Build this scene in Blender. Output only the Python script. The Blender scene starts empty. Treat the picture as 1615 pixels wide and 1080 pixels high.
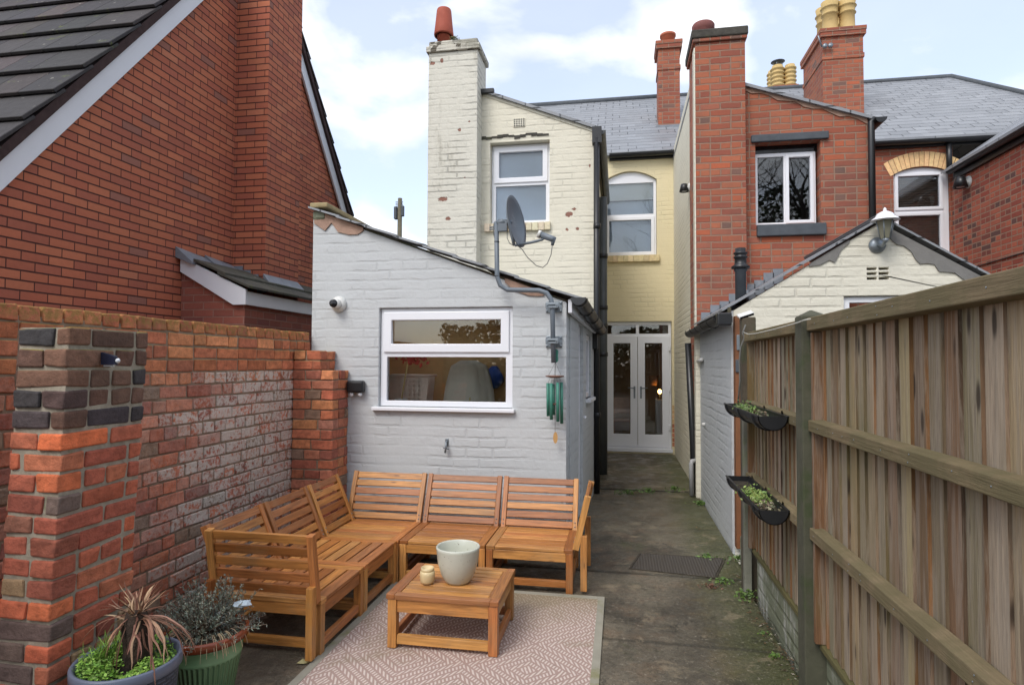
import bpy, math, random
from mathutils import Vector, Matrix
from mathutils.geometry import tessellate_polygon
R = math.radians
def lerp(a, b, t): return a+(b-a)*t
random.seed(7)
scene = bpy.context.scene
col = scene.collection

# ------------------------------------------------------------------ camera
YAW = math.atan(170.5/960); PITCH = math.atan(32/960.); ROLL = R(0.26)
f_ = Vector((-math.sin(YAW)*math.cos(PITCH), math.cos(YAW)*math.cos(PITCH), math.sin(PITCH)))
r0 = Vector((math.cos(YAW), math.sin(YAW), 0)); u0 = r0.cross(f_)
r_ = r0*math.cos(ROLL)+u0*math.sin(ROLL); u_ = r_.cross(f_)
EYE = Vector((0, 0, 1.5))
cam = bpy.data.cameras.new('camera'); cam.sensor_width = 36; cam.lens = 36*960/1615
cam.clip_start = 0.05; cam.clip_end = 2000
co = bpy.data.objects.new('camera', cam); col.objects.link(co)
co.matrix_world = Matrix(((r_.x, u_.x, -f_.x, 0), (r_.y, u_.y, -f_.y, 0), (r_.z, u_.z, -f_.z, 1.5), (0, 0, 0, 1)))
scene.camera = co

def at(px, py, axis, v):
    """photo pixel -> point on the world plane axis = v"""
    d = f_ + r_*((px-807.5)/960) - u_*((py-540)/960)
    i = 'XYZ'.index(axis); t = (v-EYE[i])/d[i]
    return EYE + d*t

# ------------------------------------------------------------------ light
SUN_EL, SUN_AZ = R(48), R(205)       # high, behind the camera and a little left, through cloud
scene.view_settings.view_transform = 'Standard'; scene.view_settings.look = 'None'
scene.view_settings.exposure = 0.82; scene.view_settings.gamma = 1
world = bpy.data.worlds.new('World'); scene.world = world; world.use_nodes = True
wt = world.node_tree; wt.nodes.clear()
def wn(t, **k):
    n = wt.nodes.new(t)
    for a, b in k.items(): setattr(n, a, b)
    return n
out = wn('ShaderNodeOutputWorld'); bg = wn('ShaderNodeBackground'); bg.inputs[1].default_value = 0.11
sky = wn('ShaderNodeTexSky', sky_type='NISHITA', sun_disc=False, sun_elevation=SUN_EL, sun_rotation=SUN_AZ)
sky.air_density = 1.0; sky.dust_density = 1.5
tc = wn('ShaderNodeTexCoord'); mp = wn('ShaderNodeMapping'); mp.inputs['Scale'].default_value = (1.0, 1.0, 1.9)
mp.inputs['Location'].default_value = (0.95, 0.22, 0.4)
nz = wn('ShaderNodeTexNoise'); nz.inputs['Scale'].default_value = 2.9; nz.inputs['Detail'].default_value = 7; nz.inputs['Roughness'].default_value = 0.5
nz.inputs['Distortion'].default_value = 0.25
cr = wn('ShaderNodeValToRGB'); cr.color_ramp.elements[0].position = 0.47; cr.color_ramp.elements[1].position = 0.58
cr.color_ramp.elements[0].color = (0.12, 0.12, 0.12, 1)
nz2 = wn('ShaderNodeTexNoise'); nz2.inputs['Scale'].default_value = 4.0; nz2.inputs['Detail'].default_value = 5
cr2 = wn('ShaderNodeValToRGB'); cr2.color_ramp.elements[0].color = (5.2, 5.4, 5.9, 1); cr2.color_ramp.elements[1].color = (7.4, 7.5, 7.7, 1)
cr2.color_ramp.elements[0].position = 0.35; cr2.color_ramp.elements[1].position = 0.65
hs = wn('ShaderNodeMix', data_type='RGBA', blend_type='ADD'); hs.inputs[0].default_value = 1.0; hs.inputs[7].default_value = (2.1, 2.1, 2.2, 1)
mx = wn('ShaderNodeMix', data_type='RGBA')
L = wt.links.new
L(tc.outputs['Generated'], mp.inputs[0]); L(mp.outputs[0], nz.inputs[0]); L(mp.outputs[0], nz2.inputs[0])
L(nz.outputs[0], cr.inputs[0]); L(nz2.outputs[0], cr2.inputs[0]); L(sky.outputs[0], hs.inputs[6])
L(cr.outputs[0], mx.inputs[0]); L(hs.outputs[2], mx.inputs[6]); L(cr2.outputs[0], mx.inputs[7])
L(mx.outputs[2], bg.inputs[0]); L(bg.outputs[0], out.inputs[0])
sl = bpy.data.lights.new('sun', 'SUN'); sl.energy = 1.1; sl.angle = R(25); sl.color = (1.0, 0.965, 0.92)
so = bpy.data.objects.new('sun', sl); col.objects.link(so)
sd = Vector((math.sin(SUN_AZ)*math.cos(SUN_EL), math.cos(SUN_AZ)*math.cos(SUN_EL), math.sin(SUN_EL)))
so.rotation_euler = sd.to_track_quat('Z', 'Y').to_euler(); so.location = (0, 0, 30)

# ------------------------------------------------------------------ material helpers
def S(r, g, b):
    f = lambda c: ((c/255+0.055)/1.055)**2.4 if c > 10 else c/255/12.92
    return (f(r), f(g), f(b), 1)

class NT:
    def __init__(s, name):
        s.m = bpy.data.materials.new(name); s.m.use_nodes = True; s.t = s.m.node_tree; s.t.nodes.clear()
        s.out = s.n('ShaderNodeOutputMaterial'); s.b = s.n('ShaderNodeBsdfPrincipled'); s.l(s.b.outputs[0], s.out.inputs[0])
        s.rough(0.8)
    def n(s, t, **k):
        n = s.t.nodes.new(t)
        for a, b in k.items(): setattr(n, a, b)
        return n
    def l(s, a, b): s.t.links.new(a, b)
    def put(s, v, sock):
        if v is None: return
        if isinstance(v, bpy.types.NodeSocket): s.l(v, sock)
        else: sock.default_value = v
    def uv(s): return s.n('ShaderNodeUVMap').outputs[0]
    def obj(s): return s.n('ShaderNodeTexCoord').outputs['Object']
    def sc(s, v, x, y=None, z=None):
        y = x if y is None else y; z = x if z is None else z
        n = s.n('ShaderNodeMapping'); s.l(v, n.inputs[0]); n.inputs['Scale'].default_value = (x, y, z); return n.outputs[0]
    def math(s, op, a, b=None, c=None, clamp=False):
        n = s.n('ShaderNodeMath', operation=op); n.use_clamp = clamp
        s.put(a, n.inputs[0]); s.put(b, n.inputs[1]); s.put(c, n.inputs[2]); return n.outputs[0]
    def noise(s, v, scale=5, detail=4, rough=0.55, dist=0, col=False):
        n = s.n('ShaderNodeTexNoise'); s.l(v, n.inputs[0]); n.inputs['Scale'].default_value = scale
        n.inputs['Detail'].default_value = detail; n.inputs['Roughness'].default_value = rough; n.inputs['Distortion'].default_value = dist
        return n.outputs[1 if col else 0]
    def ramp(s, f, stops, interp='LINEAR'):
        n = s.n('ShaderNodeValToRGB'); s.l(f, n.inputs[0]); e = n.color_ramp; e.interpolation = interp
        while len(e.elements) < len(stops): e.elements.new(0.5)
        for i, (p, c) in enumerate(stops):
            e.elements[i].position = p; e.elements[i].color = c if not isinstance(c, (int, float)) else (c, c, c, 1)
        return n.outputs[0]
    def step(s, f, a, b):
        n = s.n('ShaderNodeMapRange', interpolation_type='SMOOTHSTEP'); s.l(f, n.inputs[0])
        n.inputs[1].default_value = a; n.inputs[2].default_value = b; return n.outputs[0]
    def mix(s, f, a, b, mode='MIX'):
        n = s.n('ShaderNodeMix', data_type='RGBA', blend_type=mode); s.put(f, n.inputs[0]); s.put(a, n.inputs[6]); s.put(b, n.inputs[7]); return n.outputs[2]
    def attr(s, name, which=0): return s.n('ShaderNodeAttribute', attribute_name=name).outputs[which]
    def color(s, v): s.put(v, s.b.inputs['Base Color'])
    def rough(s, v): s.put(v, s.b.inputs['Roughness'])
    def bump(s, h, dist=0.01, strength=1.0):
        n = s.n('ShaderNodeBump'); n.inputs['Distance'].default_value = dist; n.inputs['Strength'].default_value = strength
        s.l(h, n.inputs['Height']); s.l(n.outputs[0], s.b.inputs['Normal'])
    def sep(s, v):
        n = s.n('ShaderNodeSeparateXYZ'); s.l(v, n.inputs[0]); return n.outputs
    def comb(s, a, b, c=0.0):
        n = s.n('ShaderNodeCombineXYZ'); s.put(a, n.inputs[0]); s.put(b, n.inputs[1]); s.put(c, n.inputs[2]); return n.outputs[0]

def tile_nodes(t, bw, rh, m, wob=0.004, edge=0.004, headers=0, vj=None, thin=0):
    """brick / tile lattice in metres on the UV map -> (solid mask 0..1, per-brick random 0..1, second random)"""
    uv = t.uv()
    n1 = t.noise(uv, 3.0/bw*0.3, 3, 0.6, col=True)
    sub = t.n('ShaderNodeVectorMath', operation='SUBTRACT'); t.l(n1, sub.inputs[0]); sub.inputs[1].default_value = (0.5, 0.5, 0.5)
    scl = t.n('ShaderNodeVectorMath', operation='SCALE'); t.l(sub.outputs[0], scl.inputs[0]); scl.inputs[3].default_value = wob*5
    n2 = t.noise(uv, 55, 2, 0.6, col=True)
    sub2 = t.n('ShaderNodeVectorMath', operation='SUBTRACT'); t.l(n2, sub2.inputs[0]); sub2.inputs[1].default_value = (0.5, 0.5, 0.5)
    scl2 = t.n('ShaderNodeVectorMath', operation='SCALE'); t.l(sub2.outputs[0], scl2.inputs[0]); scl2.inputs[3].default_value = wob*1.3
    a1 = t.n('ShaderNodeVectorMath', operation='ADD'); t.l(uv, a1.inputs[0]); t.l(scl.outputs[0], a1.inputs[1])
    a2 = t.n('ShaderNodeVectorMath', operation='ADD'); t.l(a1.outputs[0], a2.inputs[0]); t.l(scl2.outputs[0], a2.inputs[1])
    x, y, _ = t.sep(a2.outputs[0])
    yr = t.math('DIVIDE', y, rh); row = t.math('FLOOR', yr); fy = t.math('FRACT', yr)
    off = t.math('MULTIPLY', t.math('FRACT', t.math('MULTIPLY', row, 0.5)), 1.0)
    wx = bw
    if headers:
        h = t.math('COMPARE', t.math('FRACT', t.math('DIVIDE', row, float(headers))), 0.0, 0.05)
        wx = t.math('MULTIPLY_ADD', h, -bw*0.5, bw)
    xr = t.math('ADD', t.math('DIVIDE', x, wx), off); c = t.math('FLOOR', xr); fx = t.math('FRACT', xr)
    dx = t.math('MULTIPLY', t.math('MINIMUM', fx, t.math('SUBTRACT', 1.0, fx)), wx)
    dy = t.math('MULTIPLY', t.math('MINIMUM', fy, t.math('SUBTRACT', 1.0, fy)), rh)
    if thin: dx = t.math('ADD', dx, thin)
    if vj is not None: dx = t.math('ADD', dx, t.math('MULTIPLY', t.step(t.noise(t.uv(), vj, 3, 0.5), 0.47, 0.60), 0.02))
    d = t.math('MINIMUM', dx, dy)
    solid = t.step(d, m*0.5, m*0.5+edge)
    w = t.n('ShaderNodeTexWhiteNoise', noise_dimensions='2D'); t.l(t.comb(c, row), w.inputs[0])
    w2 = t.n('ShaderNodeTexWhiteNoise', noise_dimensions='2D'); t.l(t.comb(row, c), w2.inputs[0])
    return solid, w.outputs[0], w2.outputs[0], dy

DS = 0.86; BR = (1.16, 1.34, 1.22)
def desat(c, br=None):
    g = 0.3*c[0]+0.5*c[1]+0.2*c[2]
    c = [min(0.9, lerp(g, x, DS)*k) for x, k in zip(c[:3], br or BR)]
    return tuple(c)+(1,)
def brick_mat(name, stops, mortar, bw=0.225, rh=0.075, m=0.011, wob=0.003, headers=0, dirt=None, dark=0.25, bump=0.006, edge=0.004, br=None, thin=0):
    t = NT(name)
    solid, r1, r2, dy = tile_nodes(t, bw, rh, m, wob, edge, headers=headers, thin=thin)
    base = t.ramp(r1, [(p, desat(c, br)) for p, c in stops], 'CONSTANT')
    uv = t.uv()
    n = t.noise(uv, 28, 5, 0.65); n2 = t.noise(uv, 1.3, 4, 0.6)
    base = t.mix(t.math('MULTIPLY', n, 0.55), base, t.mix(1.0, base, (0.55, 0.53, 0.52, 1), 'MULTIPLY'))
    base = t.mix(t.math('MULTIPLY', r2, 0.35), base, t.mix(1.0, base, (1.35, 1.25, 1.2, 1), 'MULTIPLY'))
    base = t.mix(t.math('MULTIPLY', t.step(n2, 0.45, 0.75), dark), base, (0.10, 0.07, 0.06, 1))
    mc = t.mix(t.noise(uv, 14, 3), mortar, tuple(c*0.6 for c in mortar[:3])+(1,))
    c = t.mix(solid, mc, base)
    if dirt: c = t.mix(t.step(t.noise(uv, 2.4, 6, 0.7), dirt[1], dirt[1]+0.12), c, dirt[0])
    t.color(c); t.rough(0.88)
    t.bump(t.math('ADD', solid, t.math('MULTIPLY', n, 0.35)), bump)
    return t.m

def paint_mat(name, paint, under, bw=0.225, rh=0.075, m=0.010, flake=0.72, line=0.3, stain=None, stain_at=0.62, wob=0.005, bump=0.006, lump=0.9, crack=0.62, patches=()):
    """brickwork under old masonry paint"""
    t = NT(name)
    solid, r1, r2, dy = tile_nodes(t, bw, rh, m, wob, edge=0.010, headers=0, vj=3.0)
    uv = t.uv()
    nb = t.noise(uv, 16, 5, 0.6); nl = t.noise(uv, 1.1, 4, 0.6); nf = t.noise(uv, 7, 6, 0.65, 0.4)
    keep = t.step(t.noise(uv, 2.2, 4, 0.6), 0.42, 0.62)           # joints show only here and there
    c = t.mix(t.math('MULTIPLY', nl, 0.30), paint, tuple(x*0.78 for x in paint[:3])+(1,))
    c = t.mix(t.math('MULTIPLY', t.math('MULTIPLY', r1, 0.16), 1.0), c, tuple(min(1, x*1.12) for x in paint[:3])+(1,))
    joint = t.math('MULTIPLY', t.math('SUBTRACT', 1.0, solid), t.math('MULTIPLY', keep, line))
    c = t.mix(joint, c, tuple(x*0.42 for x in paint[:3])+(1,))
    cracks = t.math('MULTIPLY', t.math('SUBTRACT', 1.0, t.step(dy, 0.0008, 0.0035)), t.step(t.noise(t.sc(uv, 5, 16), 1.0, 5, 0.65), crack, crack+0.07))
    c = t.mix(t.math('MULTIPLY', cracks, 0.65), c, (0.07, 0.06, 0.05, 1))
    if stain: c = t.mix(t.math('MULTIPLY', t.step(t.noise(t.sc(uv, 1, 0.35), 3.1, 6, 0.7), stain_at, stain_at+0.16), 0.55 if stain_at > 0.4 else 0.8), c, stain)
    fl = t.step(nf, flake, flake+0.012)
    if patches:
        px_, py_, _z = t.sep(uv); rag = t.math('MULTIPLY', t.math('SUBTRACT', t.noise(uv, 26, 5, 0.7), 0.5), 3.2); best = None
        for (u_, v_, ru, rv) in patches:
            a_ = t.math('DIVIDE', t.math('SUBTRACT', px_, u_), ru); b_ = t.math('DIVIDE', t.math('SUBTRACT', py_, v_), rv)
            q_ = t.math('ADD', t.math('ADD', t.math('MULTIPLY', a_, a_), t.math('MULTIPLY', b_, b_)), rag)
            best = q_ if best is None else t.math('MINIMUM', best, q_)
        fl = t.math('MAXIMUM', fl, t.math('SUBTRACT', 1.0, t.step(best, 0.55, 0.75)))
    c = t.mix(fl, c, t.mix(nb, under, tuple(x*0.5 for x in under[:3])+(1,)))
    t.color(c); t.rough(0.72)
    h = t.math('ADD', t.math('MULTIPLY', solid, t.math('MULTIPLY_ADD', keep, 0.50, 0.12)), t.math('MULTIPLY', nb, lump))
    h = t.math('SUBTRACT', h, t.math('MULTIPLY', fl, 0.5))
    t.bump(h, bump)
    return t.m

def flat_mat(name, c, rough=0.5, metal=0, noise=0.15, nscale=20, bump=0, spec=0.5, c2=None, at_=0.6):
    t = NT(name); v = t.obj()
    n = t.noise(v, nscale, 5, 0.6)
    d = tuple(x*(1-noise*2) for x in c[:3])+(1,)
    cc = t.mix(n, c, d)
    if c2: cc = t.mix(t.step(t.noise(v, nscale*0.4, 6, 0.65), at_, at_+0.12), cc, c2)
    t.color(cc); t.rough(t.math('MULTIPLY_ADD', n, 0.2, max(0.0, rough-0.1)))
    t.b.inputs['Metallic'].default_value = metal; t.b.inputs['Specular IOR Level'].default_value = spec
    if bump: t.bump(n, bump)
    return t.m

def attr_mat(name, rough=0.8, nscale=30, var=0.5, bump=0.003, extra=None, uvs=(1, 1), spec=0.5):
    """colour comes with the mesh (one colour per brick / board / leaf), grain and wear are procedural"""
    t = NT(name); c = t.attr('Col'); v = t.sc(t.uv(), uvs[0], uvs[1], 1)
    n = t.noise(v, nscale, 6, 0.65)
    c = t.mix(t.math('MULTIPLY', t.step(n, 0.25, 0.75), var), t.mix(1.0, c, (1.25, 1.2, 1.15, 1), 'MULTIPLY'), t.mix(1.0, c, (0.4, 0.38, 0.36, 1), 'MULTIPLY'))
    h = n
    if extra: c, h = extra(t, c, n)
    t.color(c); t.rough(rough); t.b.inputs['Specular IOR Level'].default_value = spec
    if bump: t.bump(h, bump)
    return t.m

# ------------------------------------------------------------------ mesh helpers
ORG = {}
class MB:
    def __init__(s): s.V = []; s.F = []; s.C = []; s.A = []; s.U = []; s.sm = []
    def add(s, vs, fs, c=(1, 1, 1), a=0.0, uv=None, smooth=False):
        b = len(s.V); s.V += [Vector(v) for v in vs]
        for i, f in enumerate(fs):
            s.F.append([b+k for k in f]); s.C.append(c); s.A.append(a); s.U.append(uv[i] if uv else None); s.sm.append(smooth)
        return s
    def box(s, x0, x1, y0, y1, z0, z1, M=None, c=(1, 1, 1), a=0.0, jit=0, grain=True):
        vs = [Vector((x, y, z)) for z in (z0, z1) for y in (y0, y1) for x in (x0, x1)]
        if jit: vs = [v+Vector([random.uniform(-jit, jit) for _ in range(3)]) for v in vs]
        fs = [(0, 2, 3, 1), (4, 5, 7, 6), (0, 1, 5, 4), (2, 6, 7, 3), (0, 4, 6, 2), (1, 3, 7, 5)]
        uv = None
        if grain:
            ext = (x1-x0, y1-y0, z1-z0); la = ext.index(max(ext)); o = (random.uniform(0, 30), random.uniform(0, 30)); uv = []
            for k, f in enumerate(fs):
                nrm = (2, 2, 1, 1, 0, 0)[k]; ax = [i for i in range(3) if i != nrm]
                if la in ax: ua = la; va = [i for i in ax if i != la][0]
                else: ua, va = ax
                uv.append([(vs[i][ua]+o[0], vs[i][va]+o[1]+k*0.37) for i in f])
        if M: vs = [M @ v for v in vs]
        return s.add(vs, fs, c, a, uv)
    def quad(s, a, b, c_, d, c=(1, 1, 1), uv=None): return s.add([a, b, c_, d], [(0, 1, 2, 3)], c, 0, uv)
    def tube(s, pts, rad, n=10, c=(1, 1, 1), cap=True, smooth=True, closed=False):
        pts = [Vector(p) for p in pts]
        if not isinstance(rad, (list, tuple)): rad = [rad]*len(pts)
        vs = []; N = len(pts); prev = None; acc = 0; us = []
        for i, p in enumerate(pts):
            t = (pts[min(i+1, N-1)]-pts[max(i-1, 0)]).normalized() if not closed else (pts[(i+1) % N]-pts[i-1]).normalized()
            if prev is None:
                prev = t.orthogonal().normalized()
            prev = (prev - t*prev.dot(t)).normalized(); q = t.cross(prev)
            if i: acc += (p-pts[i-1]).length
            us.append(acc)
            for k in range(n):
                a = 2*math.pi*k/n; vs.append(p+(prev*math.cos(a)+q*math.sin(a))*rad[i])
        fs = []; uv = []
        for i in range(N if closed else N-1):
            j = (i+1) % N
            for k in range(n):
                l = (k+1) % n; fs.append((i*n+k, i*n+l, j*n+l, j*n+k))
                w = 2*math.pi*rad[i]/n; uv.append([(us[i], k*w), (us[i], (k+1)*w), (us[j], (k+1)*w), (us[j], k*w)])
        if cap and not closed:
            fs.append(tuple(range(n))[::-1]); fs.append(tuple((N-1)*n+k for k in range(n)))
            uv += [[(vs[k].x, vs[k].y) for k in range(n)]]*2
        return s.add(vs, fs, c, 0, uv, smooth)
    def lathe(s, prof, cx=0, cy=0, z=0, n=32, c=(1, 1, 1), M=None, smooth=True, sx=1, sy=1):
        vs = []; fs = []; uv = []; acc = 0
        for i, (r, h) in enumerate(prof):
            for k in range(n):
                a = 2*math.pi*k/n; vs.append(Vector((cx+r*math.cos(a)*sx, cy+r*math.sin(a)*sy, z+h)))
        for i in range(len(prof)-1):
            for k in range(n):
                l = (k+1) % n; fs.append((i*n+k, i*n+l, (i+1)*n+l, (i+1)*n+k))
                rr = max(prof[i][0], 0.01); w = 2*math.pi*rr/n
                uv.append([(k*w, prof[i][1]), ((k+1)*w, prof[i][1]), ((k+1)*w, prof[i+1][1]), (k*w, prof[i+1][1])])
        if prof[0][0] > 1e-4: fs.append(tuple(range(n))[::-1]); uv.append([(vs[k].x, vs[k].y) for k in range(n)])
        if prof[-1][0] > 1e-4:
            o = (len(prof)-1)*n; fs.append(tuple(o+k for k in range(n))); uv.append([(vs[o+k].x, vs[o+k].y) for k in range(n)])
        if M: vs = [M @ v for v in vs]
        return s.add(vs, fs, c, 0, uv, smooth)
    def prism(s, loops, org, ta, tb, nrm, th, c=(1, 1, 1)):
        """2-D loops (outline + holes) in the (ta, tb) plane at org, thickness th along -nrm"""
        org = Vector(org); ta = Vector(ta); tb = Vector(tb); nrm = Vector(nrm)
        P = [[org+ta*a+tb*b for a, b in lp] for lp in loops]
        tri = tessellate_polygon([[Vector((a, b, 0)) for a, b in lp] for lp in loops])
        allp = [p for lp in P for p in lp]; n = len(allp)
        vs = allp+[p-nrm*th for p in allp]; fs = []
        for t in tri:
            q = (allp[t[1]]-allp[t[0]]).cross(allp[t[2]]-allp[t[0]])
            t = tuple(t) if q.dot(nrm) > 0 else tuple(t)[::-1]
            fs.append(t); fs.append(tuple(n+k for k in t[::-1]))
        o = 0
        for li, lp in enumerate(loops):
            m = len(lp); area = sum(lp[i][0]*lp[(i+1) % m][1]-lp[(i+1) % m][0]*lp[i][1] for i in range(m))
            flip = (area < 0) != (li > 0)
            if ta.cross(tb).dot(nrm) < 0: flip = not flip
            for i in range(m):
                j = (i+1) % m; f = (o+i, n+o+i, n+o+j, o+j)
                fs.append(f[::-1] if flip else f)
            o += m
        return s.add(vs, fs, c)
    def build(s, name, mat, parent=None, bevel=0, seg=2, origin=None, shade=None):
        V = s.V
        if parent is not None: org = ORG[parent.name]
        elif origin is not None: org = Vector(origin)
        else:
            xs = [v.x for v in V]; ys = [v.y for v in V]; zs = [v.z for v in V]
            org = Vector(((min(xs)+max(xs))/2, (min(ys)+max(ys))/2, min(zs)))
        me = bpy.data.meshes.new(name); me.from_pydata([v-org for v in V], [], s.F)
        me.uv_layers.new(name='UVMap'); me.color_attributes.new('Col', 'FLOAT_COLOR', 'CORNER'); me.attributes.new('aux', 'FLOAT', 'CORNER')
        uvs = []; cs = []; av = []
        for f, u, c, a in zip(s.F, s.U, s.C, s.A):
            if u is None:
                p0 = V[f[0]]; nn = Vector((0, 0, 0))
                for i in range(1, len(f)-1): nn += (V[f[i]]-p0).cross(V[f[i+1]]-p0)
                if nn.length < 1e-12: nn = Vector((0, 0, 1))
                nn.normalize()
                if abs(nn.z) > 0.95: u = [(V[i].x, V[i].y) for i in f]
                else:
                    tg = Vector((-nn.y, nn.x, 0)).normalized(); up = nn.cross(tg)
                    if abs(nn.z) < 0.3: up = Vector((0, 0, 1))
                    u = [(V[i].dot(tg), V[i].dot(up)) for i in f]
            for q in u: uvs += [q[0], q[1]]
            c4 = (c[0], c[1], c[2], 1.0)
            for _ in f: cs += c4; av.append(a)
        me.uv_layers['UVMap'].data.foreach_set('uv', uvs); me.color_attributes['Col'].data.foreach_set('color', cs); me.attributes['aux'].data.foreach_set('value', av)
        me.polygons.foreach_set('use_smooth', [bool(x) if shade is None else shade for x in s.sm])
        me.materials.append(mat); me.update()
        o = bpy.data.objects.new(name, me); col.objects.link(o)
        if parent is not None:
            o.parent = parent
        else: o.location = org
        ORG[o.name] = org
        if bevel:
            b = o.modifiers.new('bevel', 'BEVEL'); b.width = bevel; b.segments = seg; b.limit_method = 'ANGLE'; b.angle_limit = R(40)
        return o

def tag(o, label=None, cat=None, group=None, kind=None):
    if label: o['label'] = label
    if cat: o['category'] = cat
    if group: o['group'] = group
    if kind: o['kind'] = kind
    return o
def thing(name, loc, label, cat, group=None):
    o = bpy.data.objects.new(name, None); col.objects.link(o); o.location = loc; o.empty_display_size = 0.1
    ORG[o.name] = Vector(loc); return tag(o, label, cat, group)
def copy_tree(o, parent=None):
    c = o.copy(); col.objects.link(c); c.parent = parent
    if parent is not None: c.matrix_parent_inverse = o.matrix_parent_inverse
    ORG[c.name] = ORG.get(o.name, Vector((0, 0, 0)))
    for ch in list(o.children): copy_tree(ch, c)
    return c
def B(*a, **k): return MB().box(*a, **k)
def vary(c, v=0.15):
    k = 1+random.uniform(-v, v); return tuple(max(0, x*k*(1+random.uniform(-v, v)*0.3)) for x in c[:3])

# ------------------------------------------------------------------ materials
M = {}
M['modern_brick'] = brick_mat('modern_red_brick', [(0, S(178, 88, 62)), (0.25, S(172, 82, 60)), (0.5, S(184, 94, 66)), (0.72, S(166, 80, 62)), (0.93, S(146, 84, 76)), (0.97, S(186, 100, 74))],
                              S(84, 46, 38), rh=0.075, m=0.010, wob=0.0006, dark=0.10, bump=0.008, edge=0.002, br=(1.18, 1.36, 1.14), thin=0.0022)
M['bay_brick'] = brick_mat('bay_red_brick', [(0, S(150, 74, 60)), (0.4, S(140, 68, 56)), (0.8, S(132, 66, 60))], S(168, 124, 108), rh=0.075, m=0.010, wob=0.0006, dark=0.10, bump=0.005, edge=0.002)
M['old_red'] = brick_mat('old_red_brick', [(0, S(184, 92, 58)), (0.2, S(172, 82, 54)), (0.42, S(192, 100, 64)), (0.6, S(164, 80, 58)), (0.78, S(178, 94, 68)), (0.93, S(136, 92, 80)), (0.965, S(198, 92, 50))],
                         S(160, 128, 108), rh=0.0755, m=0.012, wob=0.0045, headers=4, dark=0.5, edge=0.003, br=(0.86, 0.96, 0.92))
M['right_brick'] = brick_mat('far_red_brick', [(0, S(178, 84, 58)), (0.3, S(160, 70, 50)), (0.55, S(188, 92, 62)), (0.8, S(140, 68, 54)), (0.92, S(110, 72, 66))],
                         S(172, 140, 118), rh=0.0755, m=0.013, wob=0.003, headers=2, dark=0.3, edge=0.003, br=(1.0, 1.08, 1.05))
M['grey_paint'] = paint_mat('grey_painted_brick', (0.53, 0.55, 0.553, 1), S(190, 140, 120), rh=0.081, flake=0.93, line=0.16, stain=(0.42, 0.42, 0.40, 1), wob=0.008, bump=0.0045, crack=0.68)
M['cream_paint'] = paint_mat('cream_painted_brick', (0.72, 0.68, 0.55, 1), S(160, 112, 94), rh=0.0752, flake=0.765, line=0.20, stain=(0.34, 0.30, 0.20, 1), wob=0.005, bump=0.006,
    patches=[(at(x, y, 'Y', 7.2).x, at(x, y, 'Y', 7.2).z, ru*0.72, rv*0.72) for x, y, ru, rv in ((897, 338, 0.07, 0.05), (905, 330, 0.05, 0.03), (894, 362, 0.03, 0.03), (911, 361, 0.035, 0.03), (848, 150, 0.03, 0.02), (930, 262, 0.02, 0.04))])
M['cream_worn'] = paint_mat('worn_cream_chimney_paint', (0.66, 0.64, 0.55, 1), S(156, 108, 90), rh=0.0752, flake=0.74, line=0.55, crack=0.56, stain=(0.22, 0.20, 0.14, 1), stain_at=0.54, wob=0.006, bump=0.008,
    patches=[(at(x, y, 'Y', 6.96).x, at(x, y, 'Y', 6.96).z, ru*0.75, rv*0.75) for x, y, ru, rv in ((698, 314, 0.10, 0.045), (707, 345, 0.055, 0.035), (724, 205, 0.04, 0.03), (740, 192, 0.025, 0.015), (682, 100, 0.05, 0.035), (697, 96, 0.03, 0.05), (733, 280, 0.02, 0.012))])
M['cap_worn'] = paint_mat('dirty_chimney_cap_paint', (0.60, 0.57, 0.48, 1), S(104, 96, 80), rh=0.0752, flake=0.56, line=0.6, stain=(0.10, 0.10, 0.06, 1), stain_at=0.44, bump=0.01)
M['yellow_paint'] = paint_mat('yellow_cream_paint', (0.72, 0.63, 0.40, 1), S(150, 90, 70), rh=0.076, flake=0.9, line=0.16, stain=(0.42, 0.36, 0.20, 1), wob=0.005, bump=0.004)
M['outhouse_paint'] = paint_mat('cream_outhouse_paint', (0.68, 0.65, 0.54, 1), S(130, 120, 110), rh=0.078, bw=0.23, flake=0.86, line=0.2, stain=(0.35, 0.33, 0.26, 1), bump=0.007)
M['white_brick'] = paint_mat('mossy_white_painted_brick', (0.60, 0.60, 0.56, 1), S(140, 100, 80), rh=0.078, flake=0.70, line=0.6, stain=(0.09, 0.11, 0.04, 1), stain_at=0.33, bump=0.008)
M['upvc'] = flat_mat('white_upvc', (0.80, 0.81, 0.84, 1), 0.32, noise=0.02, nscale=3)
M['white_wood'] = flat_mat('white_painted_board', (0.74, 0.76, 0.80, 1), 0.5, noise=0.05, nscale=4, c2=(0.5, 0.52, 0.5, 1), at_=0.72)
M['black_plastic'] = flat_mat('black_plastic', (0.018, 0.019, 0.021, 1), 0.38, noise=0.2)
M['grey_plastic'] = flat_mat('grey_plastic_pipe', (0.075, 0.085, 0.085, 1), 0.45, noise=0.2, nscale=6)
M['pale_pipe'] = flat_mat('pale_grey_pipe', (0.42, 0.42, 0.42, 1), 0.5, noise=0.15, nscale=8)
M['lead'] = flat_mat('lead_flashing', S(146, 152, 160), 0.55, noise=0.3, nscale=9, bump=0.004, c2=S(170, 172, 172), at_=0.62)
M['galv'] = flat_mat('galvanised_steel', S(150, 158, 164), 0.4, metal=0.6, noise=0.2, nscale=30)
M['dish'] = flat_mat('grey_dish_metal', (0.16, 0.19, 0.22, 1), 0.45, noise=0.12, nscale=5, c2=(0.25, 0.27, 0.28, 1))
M['terracotta'] = flat_mat('terracotta', S(178, 88, 66), 0.75, noise=0.2, nscale=8, bump=0.003)
M['terracotta2'] = flat_mat('pale_terracotta', S(196, 112, 82), 0.75, noise=0.2, nscale=8)
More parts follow.
